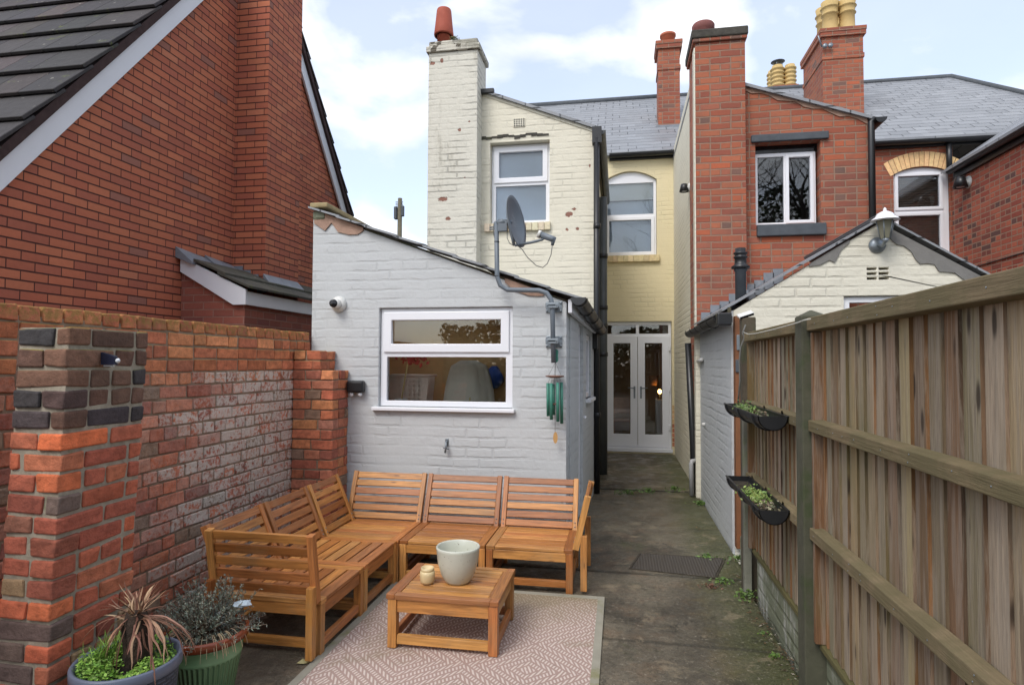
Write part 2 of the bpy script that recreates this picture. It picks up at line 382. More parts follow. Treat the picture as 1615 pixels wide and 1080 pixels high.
M['terracotta3'] = flat_mat('purple_clay', S(140, 84, 78), 0.75, noise=0.25, nscale=8, c2=S(90, 90, 60))
M['buff_clay'] = flat_mat('buff_clay_pot', S(214, 184, 122), 0.7, noise=0.2, nscale=5, c2=S(120, 106, 72), at_=0.62)
M['dark_stone'] = flat_mat('weathered_dark_cap', S(88, 84, 76), 0.9, noise=0.4, nscale=12, bump=0.01, c2=S(96, 104, 58), at_=0.55)
M['lintel'] = flat_mat('grey_painted_stone', S(84, 90, 96), 0.75, noise=0.25, nscale=10, bump=0.004, c2=S(150, 150, 146), at_=0.72)
M['mortar'] = flat_mat('sandy_mortar', S(168, 146, 128), 0.9, noise=0.25, nscale=14, bump=0.008)
M['pink_mortar'] = flat_mat('pinkish_verge_mortar', S(190, 156, 136), 0.9, noise=0.3, nscale=14, bump=0.01, c2=S(150, 150, 150), at_=0.6)
M['grey_mortar'] = flat_mat('grey_verge_mortar', S(132, 130, 126), 0.9, noise=0.2, nscale=14, bump=0.006)
M['buff_brick'] = attr_mat('buff_arch_brick', 0.85, 20, 0.4, 0.003)
M['terracotta_cap'] = flat_mat('sandstone_coping', S(178, 160, 118), 0.85, noise=0.25, nscale=16, bump=0.005)
M['concrete_post'] = flat_mat('mossy_concrete_post', S(92, 92, 74), 0.9, noise=0.35, nscale=9, bump=0.008, c2=S(62, 70, 44), at_=0.50)
M['pale_post'] = flat_mat('pale_concrete_post', S(142, 142, 128), 0.9, noise=0.3, nscale=9, bump=0.006, c2=S(110, 116, 90), at_=0.5)
M['orange_wood'] = flat_mat('stained_orange_timber', S(142, 90, 54), 0.6, noise=0.3, nscale=10, c2=S(120, 84, 50), at_=0.55)
M['chime_green'] = flat_mat('verdigris_tube', S(70, 142, 122), 0.5, noise=0.25, nscale=12)
M['chime_wood'] = flat_mat('chime_disc_wood', S(130, 92, 76), 0.6, noise=0.3, nscale=20)
M['pale_wood'] = flat_mat('pale_wood', S(205, 160, 100), 0.6, noise=0.2, nscale=20)
M['cable'] = flat_mat('cable_grey', S(105, 105, 100), 0.6, noise=0.1)
M['white_cable'] = flat_mat('white_cable', S(200, 200, 190), 0.6, noise=0.1)
M['white_plastic'] = flat_mat('white_plastic', S(215, 215, 210), 0.4, noise=0.05)
M['dark_lens'] = flat_mat('dark_lens', (0.01, 0.01, 0.012, 1), 0.12, noise=0.1)
M['dark_timber'] = flat_mat('dark_post_timber', S(96, 86, 70), 0.9, noise=0.3, nscale=12, bump=0.006, c2=S(70, 72, 52), at_=0.5)
M['pole'] = flat_mat('telegraph_pole_wood', S(112, 106, 86), 0.9, noise=0.3, nscale=6)

def slate(name, stops, bw, rh, gap, bump=0.008):
    t = NT(name); solid, r1, r2, dy = tile_nodes(t, bw, rh, gap, 0.001, edge=0.006, vj=1.3)
    uv = t.uv(); x, y, _ = t.sep(uv)
    fy = t.math('FRACT', t.math('DIVIDE', y, rh))
    c = t.ramp(r1, stops); n = t.noise(uv, 9, 5)
    c = t.mix(t.math('MULTIPLY', n, 0.5), c, t.mix(1.0, c, (0.65, 0.65, 0.65, 1), 'MULTIPLY'))
    c = t.mix(solid, (0.07, 0.075, 0.08, 1), c)
    t.color(c); t.rough(t.math('MULTIPLY_ADD', r2, 0.25, 0.38))
    t.bump(t.math('ADD', solid, t.math('MULTIPLY', t.math('SUBTRACT', 1.0, fy), 1.2)), bump); return t.m
M['slate'] = slate('grey_slate', [(0, S(134, 137, 141)), (0.5, S(142, 145, 149)), (1, S(126, 129, 133))], 0.28, 0.19, 0.007)

def conc():
    t = NT('damp_mossy_concrete'); v = t.obj()
    n = t.noise(v, 1.1, 7, 0.62, 0.3); n2 = t.noise(v, 24, 6, 0.7); n3 = t.noise(v, 4.5, 6, 0.65); n4 = t.noise(v, 90, 3, 0.6)
    c = t.ramp(n, [(0.30, S(52, 48, 40)), (0.43, S(84, 78, 66)), (0.55, S(118, 110, 94)), (0.66, S(86, 80, 66)), (0.78, S(54, 52, 44))])
    c = t.mix(t.math('MULTIPLY', t.step(n3, 0.45, 0.7), 0.5), c, S(122, 98, 74))
    c = t.mix(t.math('MULTIPLY', n2, 0.55), c, t.mix(1.0, c, (0.5, 0.5, 0.48, 1), 'MULTIPLY'))
    moss = t.step(t.noise(v, 0.9, 6, 0.7, 0.5), 0.56, 0.68)
    x, y, z = t.sep(v)
    edge = t.math('MULTIPLY', t.step(t.math('ADD', x, t.math('MULTIPLY', n3, 0.5)), 0.62, 1.0), 0.6)       # moss thickest along the fence foot
    moss = t.math('MAXIMUM', t.math('MULTIPLY', moss, 0.6), edge)
    c = t.mix(moss, c, t.mix(n2, S(84, 94, 40), S(50, 58, 30)))
    c = t.mix(t.step(n4, 0.70, 0.74), c, S(170, 165, 150))
    vo = t.n('ShaderNodeTexVoronoi', feature='DISTANCE_TO_EDGE'); wv = t.n('ShaderNodeVectorMath', operation='ADD'); t.l(v, wv.inputs[0]); nv_ = t.n('ShaderNodeVectorMath', operation='SCALE'); t.l(t.noise(v, 3, 5, 0.7, col=True), nv_.inputs[0]); nv_.inputs[3].default_value = 0.5; t.l(nv_.outputs[0], wv.inputs[1]); t.l(wv.outputs[0], vo.inputs[0]); vo.inputs['Scale'].default_value = 0.85
    ck = t.math('MULTIPLY', t.math('SUBTRACT', 1.0, t.step(vo.outputs['Distance'], 0.002, 0.010)), t.step(t.noise(v, 1.6, 3), 0.50, 0.60)); c = t.mix(t.math('MULTIPLY', ck, 0.7), c, S(38, 36, 30))
    gr = t.noise(v, 45, 6, 0.8); c = t.mix(t.math('MULTIPLY', t.step(gr, 0.50, 0.58), 0.65), c, t.mix(1.0, c, (0.5, 0.5, 0.48, 1), 'MULTIPLY')); c = t.mix(t.math('MULTIPLY', t.step(t.noise(v, 38, 6, 0.8), 0.57, 0.63), 0.5), c, S(164, 156, 138))
    jl = None
    for yy in (1.724, 3.416, 4.494, 7.376):
        q = t.math('SUBTRACT', 1.0, t.step(t.math('ABSOLUTE', t.math('SUBTRACT', t.math('MULTIPLY_ADD', n2, 0.05, y), yy+0.025)), 0.008, 0.03)); jl = q if jl is None else t.math('MAXIMUM', jl, q)
    c = t.mix(t.math('MULTIPLY', jl, 0.6), c, S(40, 38, 28))
    c = t.mix(t.math('MULTIPLY', t.step(t.noise(v, 2.3, 7, 0.72, 0.6), 0.52, 0.60), 0.5), c, t.mix(1.0, c, (0.42, 0.42, 0.42, 1), 'MULTIPLY'))
    c = t.mix(t.math('MULTIPLY', t.step(t.noise(v, 3.7, 7, 0.7, 0.3), 0.56, 0.64), 0.45), c, S(146, 132, 108))
    t.color(c); t.rough(t.ramp(n3, [(0.38, 0.30), (0.6, 0.85)])); c = t.mix(t.math('MULTIPLY', t.step(t.noise(v, 150, 3, 0.6), 0.56, 0.64), 0.3), c, S(50, 46, 40)); t.color(c); t.bump(t.math('ADD', n2, t.math('MULTIPLY', n4, 0.4)), 0.006)
    return t.m
M['concrete'] = conc()
def soil():
    t = NT('dark_soil'); v = t.obj(); n = t.noise(v, 12, 6, 0.7)
    t.color(t.ramp(n, [(0.3, S(34, 30, 24)), (0.7, S(78, 70, 56))])); t.rough(0.95); t.bump(n, 0.02); return t.m
M['soil'] = soil()

def glass():
    t = NT('window_glass'); t.t.nodes.remove(t.b)
    tr = t.n('ShaderNodeBsdfTransparent'); tr.inputs[0].default_value = (0.93, 0.95, 0.95, 1)
    gl = t.n('ShaderNodeBsdfGlossy'); gl.inputs['Roughness'].default_value = 0.01; gl.inputs[0].default_value = (0.95, 0.97, 1, 1)
    fr = t.n('ShaderNodeFresnel'); fr.inputs[0].default_value = 1.55
    mxs = t.n('ShaderNodeMixShader'); f2 = t.math('MULTIPLY_ADD', fr.outputs[0], 1.15, 0.01, True)
    t.l(f2, mxs.inputs[0]); t.l(tr.outputs[0], mxs.inputs[1]); t.l(gl.outputs[0], mxs.inputs[2]); t.l(mxs.outputs[0], t.out.inputs[0]); return t.m
M['glass'] = glass()
M['room'] = flat_mat('interior_plaster', S(150, 130, 105), 0.9, noise=0.1, nscale=2)
M['room_reflection_tan'] = flat_mat('kitchen_wall_reflection_tan', S(244, 196, 130), 0.85, noise=0.15, nscale=2.5)  # warm reflection in the panes is put into this wall colour
M['room_dark'] = flat_mat('dim_room', S(70, 62, 55), 0.9, noise=0.2, nscale=2)
M['blind_grey'] = flat_mat('pale_blind', S(206, 218, 232), 0.8, noise=0.05, nscale=3)
M['blind_white'] = flat_mat('white_roller_blind', S(232, 234, 230), 0.8, noise=0.03, nscale=3)
M['blind_brown'] = flat_mat('brown_venetian_blind', S(120, 98, 84), 0.6, noise=0.1, nscale=3)

# ------------------------------------------------------------------ wall / window helpers
def rect(x0, x1, z0, z1): return [(x0, z0), (x1, z0), (x1, z1), (x0, z1)]
def arch(x0, x1, z0, z1, h, n=10):
    """rectangle whose top edge is a segmental arch springing at z1, rising h"""
    return [(x0, z0), (x1, z0)]+[(lerp(x1, x0, i/n), z1+h*(1-(2*i/n-1)**2)) for i in range(n+1)]
def wall_y(mb, Y, loops, th=0.23, c=(1, 1, 1)): return mb.prism(loops, (0, Y, 0), (1, 0, 0), (0, 0, 1), (0, -1, 0), th, c)
def wall_x(mb, X, loops, th, facing=1): return mb.prism(loops, (X, 0, 0), (0, 1, 0), (0, 0, 1), (facing, 0, 0), th)

def window(root, Y, x0, x1, z0, z1, panes, rec=0.07, fw=0.05, outline=None, label=None, name='window'):
    """white frame facing -Y, recessed; panes = [(x0,x1,z0,z1,sash?)]"""
    y = Y+rec; g = 0.004
    out_ = outline or rect(x0+g, x1-g, z0+g, z1-g)
    f = MB().prism([out_]+[rect(a, b, c, d) for a, b, c, d, s in panes], (0, y, 0), (1, 0, 0), (0, 0, 1), (0, -1, 0), 0.06).build(name, M['upvc'], root, 0.004)
    if label: tag(f, label)
    for a, b, c, d, s in panes:
        if s:
            w = s if s > 0.011 else 0.05
            MB().prism([rect(a-0.018, b+0.018, c-0.018, d+0.018), rect(a+w, b-w, c+w, d-w)], (0, y-0.018, 0), (1, 0, 0), (0, 0, 1), (0, -1, 0), 0.05).build('sash', M['upvc'], f, 0.006)
            a, b, c, d = a+w, b-w, c+w, d-w
        B(a+0.001, b-0.001, y+0.020, y+0.026, c+0.001, d-0.001, grain=False).build('pane', M['glass'], f)
    return f
def room(root, x0, x1, y0, y1, z0, z1, mat, name='interior', lid=True):
    t = 0.05; m = MB()
    m.box(x0-t, x1+t, y1, y1+t, z0-t, z1+t, grain=False)
    m.box(x0-t, x0, y0, y1-0.003, z0, z1, grain=False); m.box(x1, x1+t, y0, y1-0.003, z0, z1, grain=False)
    m.box(x0, x1, y0, y1-0.003, z0-t, z0, grain=False)
    if lid: m.box(x0, x1, y0, y1-0.003, z1, z1+t, grain=False)
    return m.build(name, mat, root)
def brick_strip(mb, x0, x1, y0, y1, z0, z1, n, cols, g=0.006):
    w = (x1-x0)/n
    for i in range(n): mb.box(x0+i*w+g/2, x0+(i+1)*w-g/2, y0, y1, z0, z1, c=vary(random.choice(cols), 0.12), jit=0.002)

# ------------------------------------------------------------------ ground
tag(B(-400, 400, -400, 400, -1.0, -0.12, grain=False).build('ground', M['soil'], origin=(0, 0, -0.12)), kind='structure')
m = MB()
for (x0, x1, y0, y1, z) in [(-2.61, 0.84, 0.2, 1.72, 0), (-2.61, 0.84, 1.728, 3.412, 0.001), (-2.61, 0.84, 3.420, 4.49, -0.002),
                            (-2.61, 0.88, 4.498, 7.37, 0.002), (-0.30, 0.88, 7.382, 10.30, 0.015)]:
    m.box(x0, x1, y0, y1, -0.11, z, grain=False)
tag(m.build('path', M['concrete'], origin=(0, 0, 0), bevel=0.006), kind='structure')

# ------------------------------------------------------------------ brick house on the left
X = -4.42
H = thing('brick_house', (-6.5, 6.8, -0.12), 'modern red brick house with a steep tiled gable roof, behind the garden wall', 'house')
m = MB(); wall_x(m, X, [[(3.15, -0.1), (10.43, -0.1), (10.43, 2.36), (6.79, 6.93), (3.15, 2.36)]], 0.3)
m.box(-9.5, X-0.31, 3.15, 3.4, -0.1, 2.36, grain=False)
m.build('wall', M['modern_brick'], H)
m = MB(); m.box(X+0.002, -4.005, 6.34, 7.07, 1.2, 8.2, grain=False); m.build('chimney', M['modern_brick'], H)
# roof tiles in courses on both slopes
def roof_frame(y_e, z_e, y_r, z_r):
    d = Vector((0, y_r-y_e, z_r-z_e)); Ls = d.length; d.normalize(); n = Vector((0, -d.z, d.y))
    if n.z < 0: n = -n
    return d, n, Ls
tile_cols = [(0.045, 0.040, 0.042), (0.038, 0.036, 0.040), (0.055, 0.046, 0.046), (0.034, 0.033, 0.036)]
def extra_tile(t, c, n):
    v = t.obj(); s1 = t.step(t.noise(v, 14, 5, 0.7), 0.66, 0.70); s2 = t.step(t.noise(v, 5, 6, 0.75), 0.60, 0.70)
    c = t.mix(s1, c, S(150, 148, 136)); c = t.mix(t.math('MULTIPLY', s2, 0.8), c, S(92, 100, 44)); return c, n
M['tile'] = attr_mat('concrete_roof_tile', 0.85, 18, 0.5, 0.004, extra_tile)
m = MB()
for (ye, ze, yr, zr, rows) in [(3.02, 2.30, 6.79, 7.08, 30), (10.56, 2.30, 6.79, 7.08, 30)]:
    d, n, Ls = roof_frame(ye, ze, yr, zr); g = 0.40
    k = 0
    while k*g < Ls:
        for j in range(13):
            x1 = X+0.10-j*0.335-(0.167 if (k % 2 and j) else 0); x0 = x1-0.331
            if k % 2 == 1 and j == 0: x0 = X+0.10-0.335-0.167+0.004
            a = Vector((0, ye, ze))+d*(k*g); b = a+d*min(0.50, Ls-k*g)
            vs = []
            for p, h in ((a, 0.075), (b, 0.026)):
                for xx in (x0, x1):
                    vs.append(Vector((xx, p.y, p.z))+n*h)
            for p, h in ((a, 0.046), (b, 0.002)):
                for xx in (x0, x1): vs.append(Vector((xx, p.y, p.z))+n*h)
            F_ = [(0, 1, 3, 2), (4, 6, 7, 5), (0, 4, 5, 1), (2, 3, 7, 6), (0, 2, 6, 4), (1, 5, 7, 3)]
            if yr < ye: F_ = [f[::-1] for f in F_]
            o = random.uniform(0, 9); m.add(vs, F_, vary(random.choice(tile_cols), 0.15), 0, [[(vs[i].x+o, vs[i].y) for i in f] for f in F_])
        k += 1
m.build('roof', M['tile'], H, 0.004, 1)
# barge boards under each verge (front and back slope), with the dark bedding above
M['bedding'] = flat_mat('verge_bedding', S(70, 50, 48), 0.9, noise=0.3, nscale=20, bump=0.004)
for (ye, ze, yr, zr, nm) in [(3.02, 2.30, 6.785, 7.08, 0), (10.56, 2.30, 6.795, 7.08, 1)]:
    v = 0.33; s_ = (yr-ye)
    poly = [(ye, ze-0.35), (yr, zr-0.35), (yr, zr-0.10), (ye, ze-0.10)]
    if nm: poly = poly[::-1]
    MB().prism([poly], (X+0.05, 0, 0), (0, 1, 0), (0, 0, 1), (1, 0, 0), 0.03).build('bargeboard', M['white_wood'], H, 0.003)
    poly = [(ye, ze-0.097), (yr, zr-0.097), (yr, zr+0.01), (ye, ze+0.01)]
    if nm: poly = poly[::-1]
    MB().prism([poly], (X+0.085, 0, 0), (0, 1, 0), (0, 0, 1), (1, 0, 0), 0.40).build('verge', M['bedding'], H)
# low bay with a lean-to tiled roof
bay = MB()
wall_y(bay, 5.52, [[(X+0.002, -0.1), (-3.70, -0.1), (-3.70, 2.10), (X+0.002, 2.48)]], 0.22)
wall_x(bay, -3.70, [[(5.742, -0.1), (9.2, -0.1), (9.2, 2.10), (5.742, 2.10)]], 0.22)
bay = bay.build('bay', M['bay_brick'], H)
MB().prism([[(X+0.02, 2.41), (-3.80, 2.065), (-3.66, 2.065), (-3.66, 2.215), (X+0.02, 2.565)]], (0, 5.47, 0), (1, 0, 0), (0, 0, 1), (0, -1, 0), 0.03).build('bargeboard', M['white_wood'], bay, 0.003)
B(-3.69, -3.66, 5.503, 9.2, 2.065, 2.20, grain=False).build('fascia', M['white_wood'], bay, 0.003)
m = MB()
sl_ = (2.215-2.62)/(-3.62-X)
for k in range(3):
    for j in range(12):
        x0 = -3.60-k*0.27; x1 = x0-0.36; y0 = 5.44+j*0.31; y1 = y0+0.306
        za, zb = 2.205+k*0.27*abs(sl_)+0.045, 2.205+(k*0.27+0.36)*abs(sl_)+0.012
        vs = [(x0, y0, za), (x0, y1, za), (x1, y0, zb), (x1, y1, zb), (x0, y0, za-0.028), (x0, y1, za-0.028), (x1, y0, zb-0.028), (x1, y1, zb-0.028)]
        if x1 < X: continue
        m.add(vs, [(0, 1, 3, 2), (4, 6, 7, 5), (0, 4, 5, 1), (2, 3, 7, 6), (0, 2, 6, 4), (1, 5, 7, 3)], vary((0.06, 0.06, 0.045), 0.2))
m.build('roof', M['tile'], bay, 0.004, 1)
m = MB()
for k, (y0, y1, zt) in enumerate([(5.42, 5.85, 0.10), (5.86, 6.33, 0.09)]):
    m.add([(X+0.003, y0, 2.56+zt), (X+0.003, y1, 2.52+zt), (X+0.20, y1, 2.49), (X+0.20, y0, 2.49), (X+0.003, y0, 2.55), (X+0.003, y1, 2.5), (X+0.20, y1, 2.47), (X+0.20, y0, 2.47)],
          [(0, 3, 2, 1), (4, 5, 6, 7), (0, 4, 7, 3), (1, 2, 6, 5), (0, 1, 5, 4), (3, 7, 6, 2)])
for k in range(4):
    x0 = X+0.03+k*0.10; m.box(x0, x0+0.11, 6.325, 6.337, 2.44-k*0.05, 2.60-k*0.05, grain=False)
m.build('flashing', M['lead'], bay); m = MB()
m.add([(-4.0, 6.30, 2.50), (-4.0, 7.05, 2.50), (-3.84, 7.05, 2.33), (-3.84, 6.25, 2.33), (-4.003, 6.30, 2.46), (-4.003, 7.05, 2.46), (-3.85, 7.05, 2.30), (-3.85, 6.25, 2.30)],
      [(0, 3, 2, 1), (4, 5, 6, 7), (0, 4, 7, 3), (1, 2, 6, 5), (0, 1, 5, 4), (3, 7, 6, 2)])
m.build('flashing', M['lead'], bay)

# ------------------------------------------------------------------ garden wall: every brick laid
def extra_old(t, c, n):
    v = t.obj(); g = t.n('ShaderNodeNewGeometry').outputs['Position']
    n2 = t.noise(v, 7, 6, 0.7); n3 = t.noise(v, 40, 5, 0.7)
    wash = t.attr('aux', 2)
    w = t.math('MULTIPLY', t.step(t.math('ADD', t.math('MULTIPLY', n2, 0.45), t.math('MULTIPLY', n3, 0.65)), 0.455, 0.58), wash)
    c = t.mix(t.math('MULTIPLY', w, 0.88), c, S(202, 192, 180))
    c = t.mix(t.math('MULTIPLY', t.step(t.noise(v, 60, 5, 0.75), 0.54, 0.66), 0.5), c, t.mix(1.0, c, (0.45, 0.42, 0.42, 1), 'MULTIPLY'))
    x, y, z = t.sep(t.n('ShaderNodeNewGeometry').outputs['Normal'])
    up = t.math('MULTIPLY', t.math('MULTIPLY', t.step(z, 0.4, 0.8), t.step(n2, 0.35, 0.55)), t.step(t.sep(g)[2], 1.38, 1.58))
    c = t.mix(t.math('MULTIPLY', up, 0.85), c, S(146, 140, 52))
    gz_ = t.sep(g)[2]; low = t.math('MULTIPLY', t.step(t.math('ADD', gz_, t.math('MULTIPLY', n2, 0.10)), 1.70, 1.78), t.step(n3, 0.40, 0.58)); c = t.mix(t.math('MULTIPLY', low, 0.6), c, S(128, 116, 52))
    gm = t.step(t.noise(v, 2.1, 5, 0.7), 0.66, 0.76)
    c = t.mix(t.math('MULTIPLY', gm, 0.5), c, S(92, 92, 54))
    return c, t.math('ADD', n, t.math('MULTIPLY', n2, 0.6))
M['old_brick'] = attr_mat('handmade_orange_brick', 0.9, 20, 0.65, 0.010, extra_old)
M['bed_mortar'] = flat_mat('wall_mortar', S(168, 146, 122), 0.95, noise=0.35, nscale=22, bump=0.006, c2=S(128, 110, 90), at_=0.55)
ORANGE = [S(192, 106, 64), S(180, 92, 54), S(170, 86, 56), S(188, 100, 66), S(196, 114, 70), S(158, 84, 60)]
REDS = [S(176, 86, 60), S(164, 80, 60), S(182, 98, 74), S(154, 78, 64), S(172, 106, 88), S(136, 100, 84), S(184, 94, 62), S(168, 84, 62), S(176, 94, 72)]
DARKS = [S(84, 60, 60), S(104, 70, 60), S(72, 58, 64), S(116, 76, 62), S(62, 54, 60), S(96, 64, 54)]
BRIGHT = [S(190, 86, 52), S(176, 80, 54), S(162, 76, 56), S(142, 82, 66), S(204, 94, 50), S(156, 118, 90), S(106, 82, 80), S(168, 78, 58), S(150, 72, 56), S(178, 92, 64)]
def bricks(mb, p0, d, L_, rows, z0, rh, out, dep, colf, washf=None, bl=0.225, hl=0.112, j=0.011, shear=0.0, jit=0.004, ca=None, cb=None):
    """lay courses from p0 along d; out = outward normal; colf(row, s) -> palette"""
    d = Vector(d).normalized(); out = Vector(out); up = Vector((0, 0, 1))
    for r in range(rows):
        s = -random.choice((0, 0.5))*bl*(1 if r % 2 else 0.5); lo, hi = 0.0, L_; ea = eb = j/2
        if ca is not None:
            own = (r+ca) % 2 == 0; lo = 0.0 if own else 0.102; ea = -0.003 if own else j/2; s = lo
            if own and random.random() < 0.4: s = lo
        if cb is not None:
            own = (r+cb) % 2 == 0; hi = L_ if own else L_-0.102; eb = -0.003 if own else j/2
        hd = (r % 4 == 1)
        while s < hi-0.02:
            w = hl if hd or random.random() < 0.25 else bl
            if hi-(s+w) < 0.05: w = hi-s
            a, b = max(s, lo)+(ea if s <= lo+1e-6 else j/2), min(s+w, hi)-(eb if s+w >= hi-1e-6 else j/2)
            s += w
            if b-a < 0.03: continue
            z_a = z0+r*rh+j/2; z_b = z0+(r+1)*rh-j/2
            c = vary(random.choice(colf(r, (a+b)/2)), 0.14)
            pr = random.uniform(-0.003, 0.003)
            vs = []
            for (zz) in (z_a, z_b):
                for (q) in (a, b):
                    for o in (-dep, pr):
                        vs.append(Vector(p0)+d*(q)+out*o+up*zz+Vector((shear*zz, 0, 0))+Vector([random.uniform(-jit, jit) for _ in range(3)]))
            # order: z,q,o -> idx = z*4+q*2+o
            F_ = [(1, 3, 7, 5), (0, 4, 6, 2), (0, 1, 5, 4), (2, 6, 7, 3), (0, 2, 3, 1), (4, 5, 7, 6)]
            q0 = (vs[3]-vs[1]).cross(vs[7]-vs[1])
            if q0.dot(out) < 0: F_ = [f[::-1] for f in F_]
            ou, ov = random.uniform(0, 20), random.uniform(0, 20)
            uv = [[((vs[i]).dot(d)+ou+(vs[i].dot(out)), vs[i].z+ov) for i in f] for f in F_]
            mb.add(vs, F_, desat(c)[:3], washf(r, (a+b)/2, (z_a+z_b)/2) if washf else 0.0, uv)
W = thing('garden_wall', (-2.7, 2.8, 0), 'old orange brick garden wall with limewash stains and a stepped pier, left of the sofa', 'wall')
rh = 0.0797
def wcol(r, s): return ORANGE if r >= 17 else REDS
def wwash(r, s, z):
    y = s+0.25
    lim = 3.25+0.25*math.sin(r*1.7)+max(0, (z-1.15))*1.2
    return 0.0 if z > 1.40 else max(0.12, min(1.0, (y-lim)*3+0.3)) if y > lim-0.3 else 0.12
m = MB(); bricks(m, (-2.62, 0.25, 0), (0, 1, 0), 4.59, 22, 0.0, rh, (1, 0, 0), 0.10, wcol, wwash)
bricks(m, (-2.82, 0.25, 0), (0, 1, 0), 4.59, 22, 0.0, rh, (-1, 0, 0), 0.05, wcol)
B(-2.815, -2.628, 0.24, 4.842, -0.1, 1.70, grain=False).build('mortar_core', M['bed_mortar'], W)
s = 0.25
while s < 4.80:                                                      # brick-on-edge look of the irregular top course
    w = random.choice((0.215, 0.11, 0.215)); pass; s += w
m.build('brickwork', M['old_brick'], W, 0.006, 2)
pr = MB()
m = MB()
bricks(m, (-2.62, 4.56, 0), (1, 0, 0), 0.355, 18, 0.0, rh, (0, -1, 0), 0.10, lambda r, s: ORANGE+REDS, cb=0)
bricks(m, (-2.265, 4.56, 0), (0, 1, 0), 0.285, 18, 0.0, rh, (1, 0, 0), 0.10, lambda r, s: ORANGE+REDS, ca=1)
bricks(m, (-2.62, 4.57, 18*rh), (1, 0, 0), 0.24, 2, 0.0, rh, (0, -1, 0), 0.12, lambda r, s: ORANGE)
bricks(m, (-2.385, 4.57, 18*rh), (0, 1, 0), 0.275, 2, 0.0, rh, (1, 0, 0), 0.10, lambda r, s: ORANGE)
pp = m.build('stepped_pier', M['old_brick'], W, 0.004, 2)
m = MB(); m.box(-2.612, -2.274, 4.569, 4.843, -0.1, 18*rh-0.006, grain=False); m.box(-2.612, -2.395, 4.58, 4.843, 18*rh-0.005, 20*rh-0.01, grain=False)
m.build('mortar_core', M['bed_mortar'], pp)
Pn = thing('brick_pier', (-2.15, 2.1, 0), 'brick pier in the left foreground, dark bricks at its top and red ones below', 'pier')
def pcol(r, s): return DARKS if r >= 16 else [S(214, 96, 44), S(200, 92, 52), S(176, 84, 58)] if r == 15 else BRIGHT
m = MB(); sh = 0.045; rp = 0.0775; x1, y0, y1, x0 = -2.07, 1.92, 2.31, -2.30
bricks(m, (x0, y0, 0), (1, 0, 0), x1-x0, 21, 0.0, rp, (0, -1, 0), 0.10, pcol, None, 0.225, 0.112, 0.014, sh, 0.0045, cb=0)
bricks(m, (x1, y0, 0), (0, 1, 0), y1-y0, 21, 0.0, rp, (1, 0, 0), 0.10, pcol, None, 0.215, 0.105, 0.014, sh, 0.0045, ca=1)
bricks(m, (x0, y0, 0), (0, 1, 0), y1-y0, 21, 0.0, rp, (-1, 0, 0), 0.05, pcol, None, 0.215, 0.105, 0.013, sh, 0.003)
m.build('brickwork', M['old_brick'], Pn, 0.007, 2)
m = MB(); i = 0.008
vs = [Vector((x+sh*z, y, z)) for z in (-0.1, 21*rp-0.004) for y in (y0+i, y1-i) for x in (x0+i, x1-i)]
m.add(vs, [(0, 2, 3, 1), (4, 5, 7, 6), (0, 1, 5, 4), (2, 6, 7, 3), (0, 4, 6, 2), (1, 3, 7, 5)])
M['pier_mortar'] = flat_mat('grey_pier_mortar', S(186, 176, 156), 0.95, noise=0.35, nscale=25, bump=0.008, c2=S(122, 120, 92), at_=0.6)
m.build('mortar_core', M['pier_mortar'], Pn)
t = thing('solar_lamp', (-1.985, 2.13, 1.46), 'small dark solar wall lamp on the brick pier', 'lamp')
p = at(158, 572, 'X', -1.995); p2 = at(193, 572, 'X', -1.91)
m = MB(); y0, y1 = p.y, p2.y; z0 = 1.485
m.add([(-1.995, y0, z0), (-1.995, y1, z0), (-1.93, y1, z0), (-1.93, y0, z0), (-1.995, y0, z0+0.050), (-1.995, y1, z0+0.050), (-1.93, y1, z0+0.034), (-1.93, y0, z0+0.034)],
      [(0, 3, 2, 1)[::-1], (4, 7, 6, 5)[::-1], (0, 1, 5, 4), (1, 2, 6, 5), (2, 3, 7, 6), (3, 0, 4, 7)])
M['solar'] = flat_mat('blue_black_solar_panel', (0.02, 0.025, 0.05, 1), 0.2, noise=0.1)
M['led'] = flat_mat('frosted_diffuser', (0.75, 0.78, 0.8, 1), 0.3, noise=0.03)
body = m.build('housing', M['solar'], t, 0.003)
MB().lathe([(0.0, -0.004), (0.008, -0.003), (0.010, 0.004), (0.0, 0.008)], n=14, M=Matrix.Translation((-1.928, lerp(y0, y1, 0.7), z0+0.016)) @ Matrix.Rotation(R(90), 4, 'Y')).build('sensor', M['led'], t)
B(-1.985, -1.94, y0+0.01, y1-0.01, z0-0.007, z0-0.001, grain=False).build('diffuser', M['led'], t)
# ------------------------------------------------------------------ kitchen extension (lean-to) and white house
WH = thing('terraced_house', (-1.0, 8.8, 0), 'cream painted terraced house with a white painted chimney, arched window and french doors', 'house')
Yk = 4.85
K = thing('kitchen_extension', (-1.5, 6.0, 0), 'lean-to kitchen extension of grey painted brick with a wide white window, behind the sofa', 'building')
xl, xr = -2.615, -0.42
WX0, WX1, WZ0, WZ1 = -2.000, -0.857, 1.128, 1.955
zL, zR = 2.80, 1.985
MB().prism([[(xl, -0.1), (xr, -0.1), (xr, zR), (xl, zL)], rect(WX0, WX1, WZ0, WZ1)], (0, Yk, 0), (1, 0, 0), (0, 0, 1), (0, -1, 0), 0.23).build('front_wall', M['grey_paint'], K, 0.006)
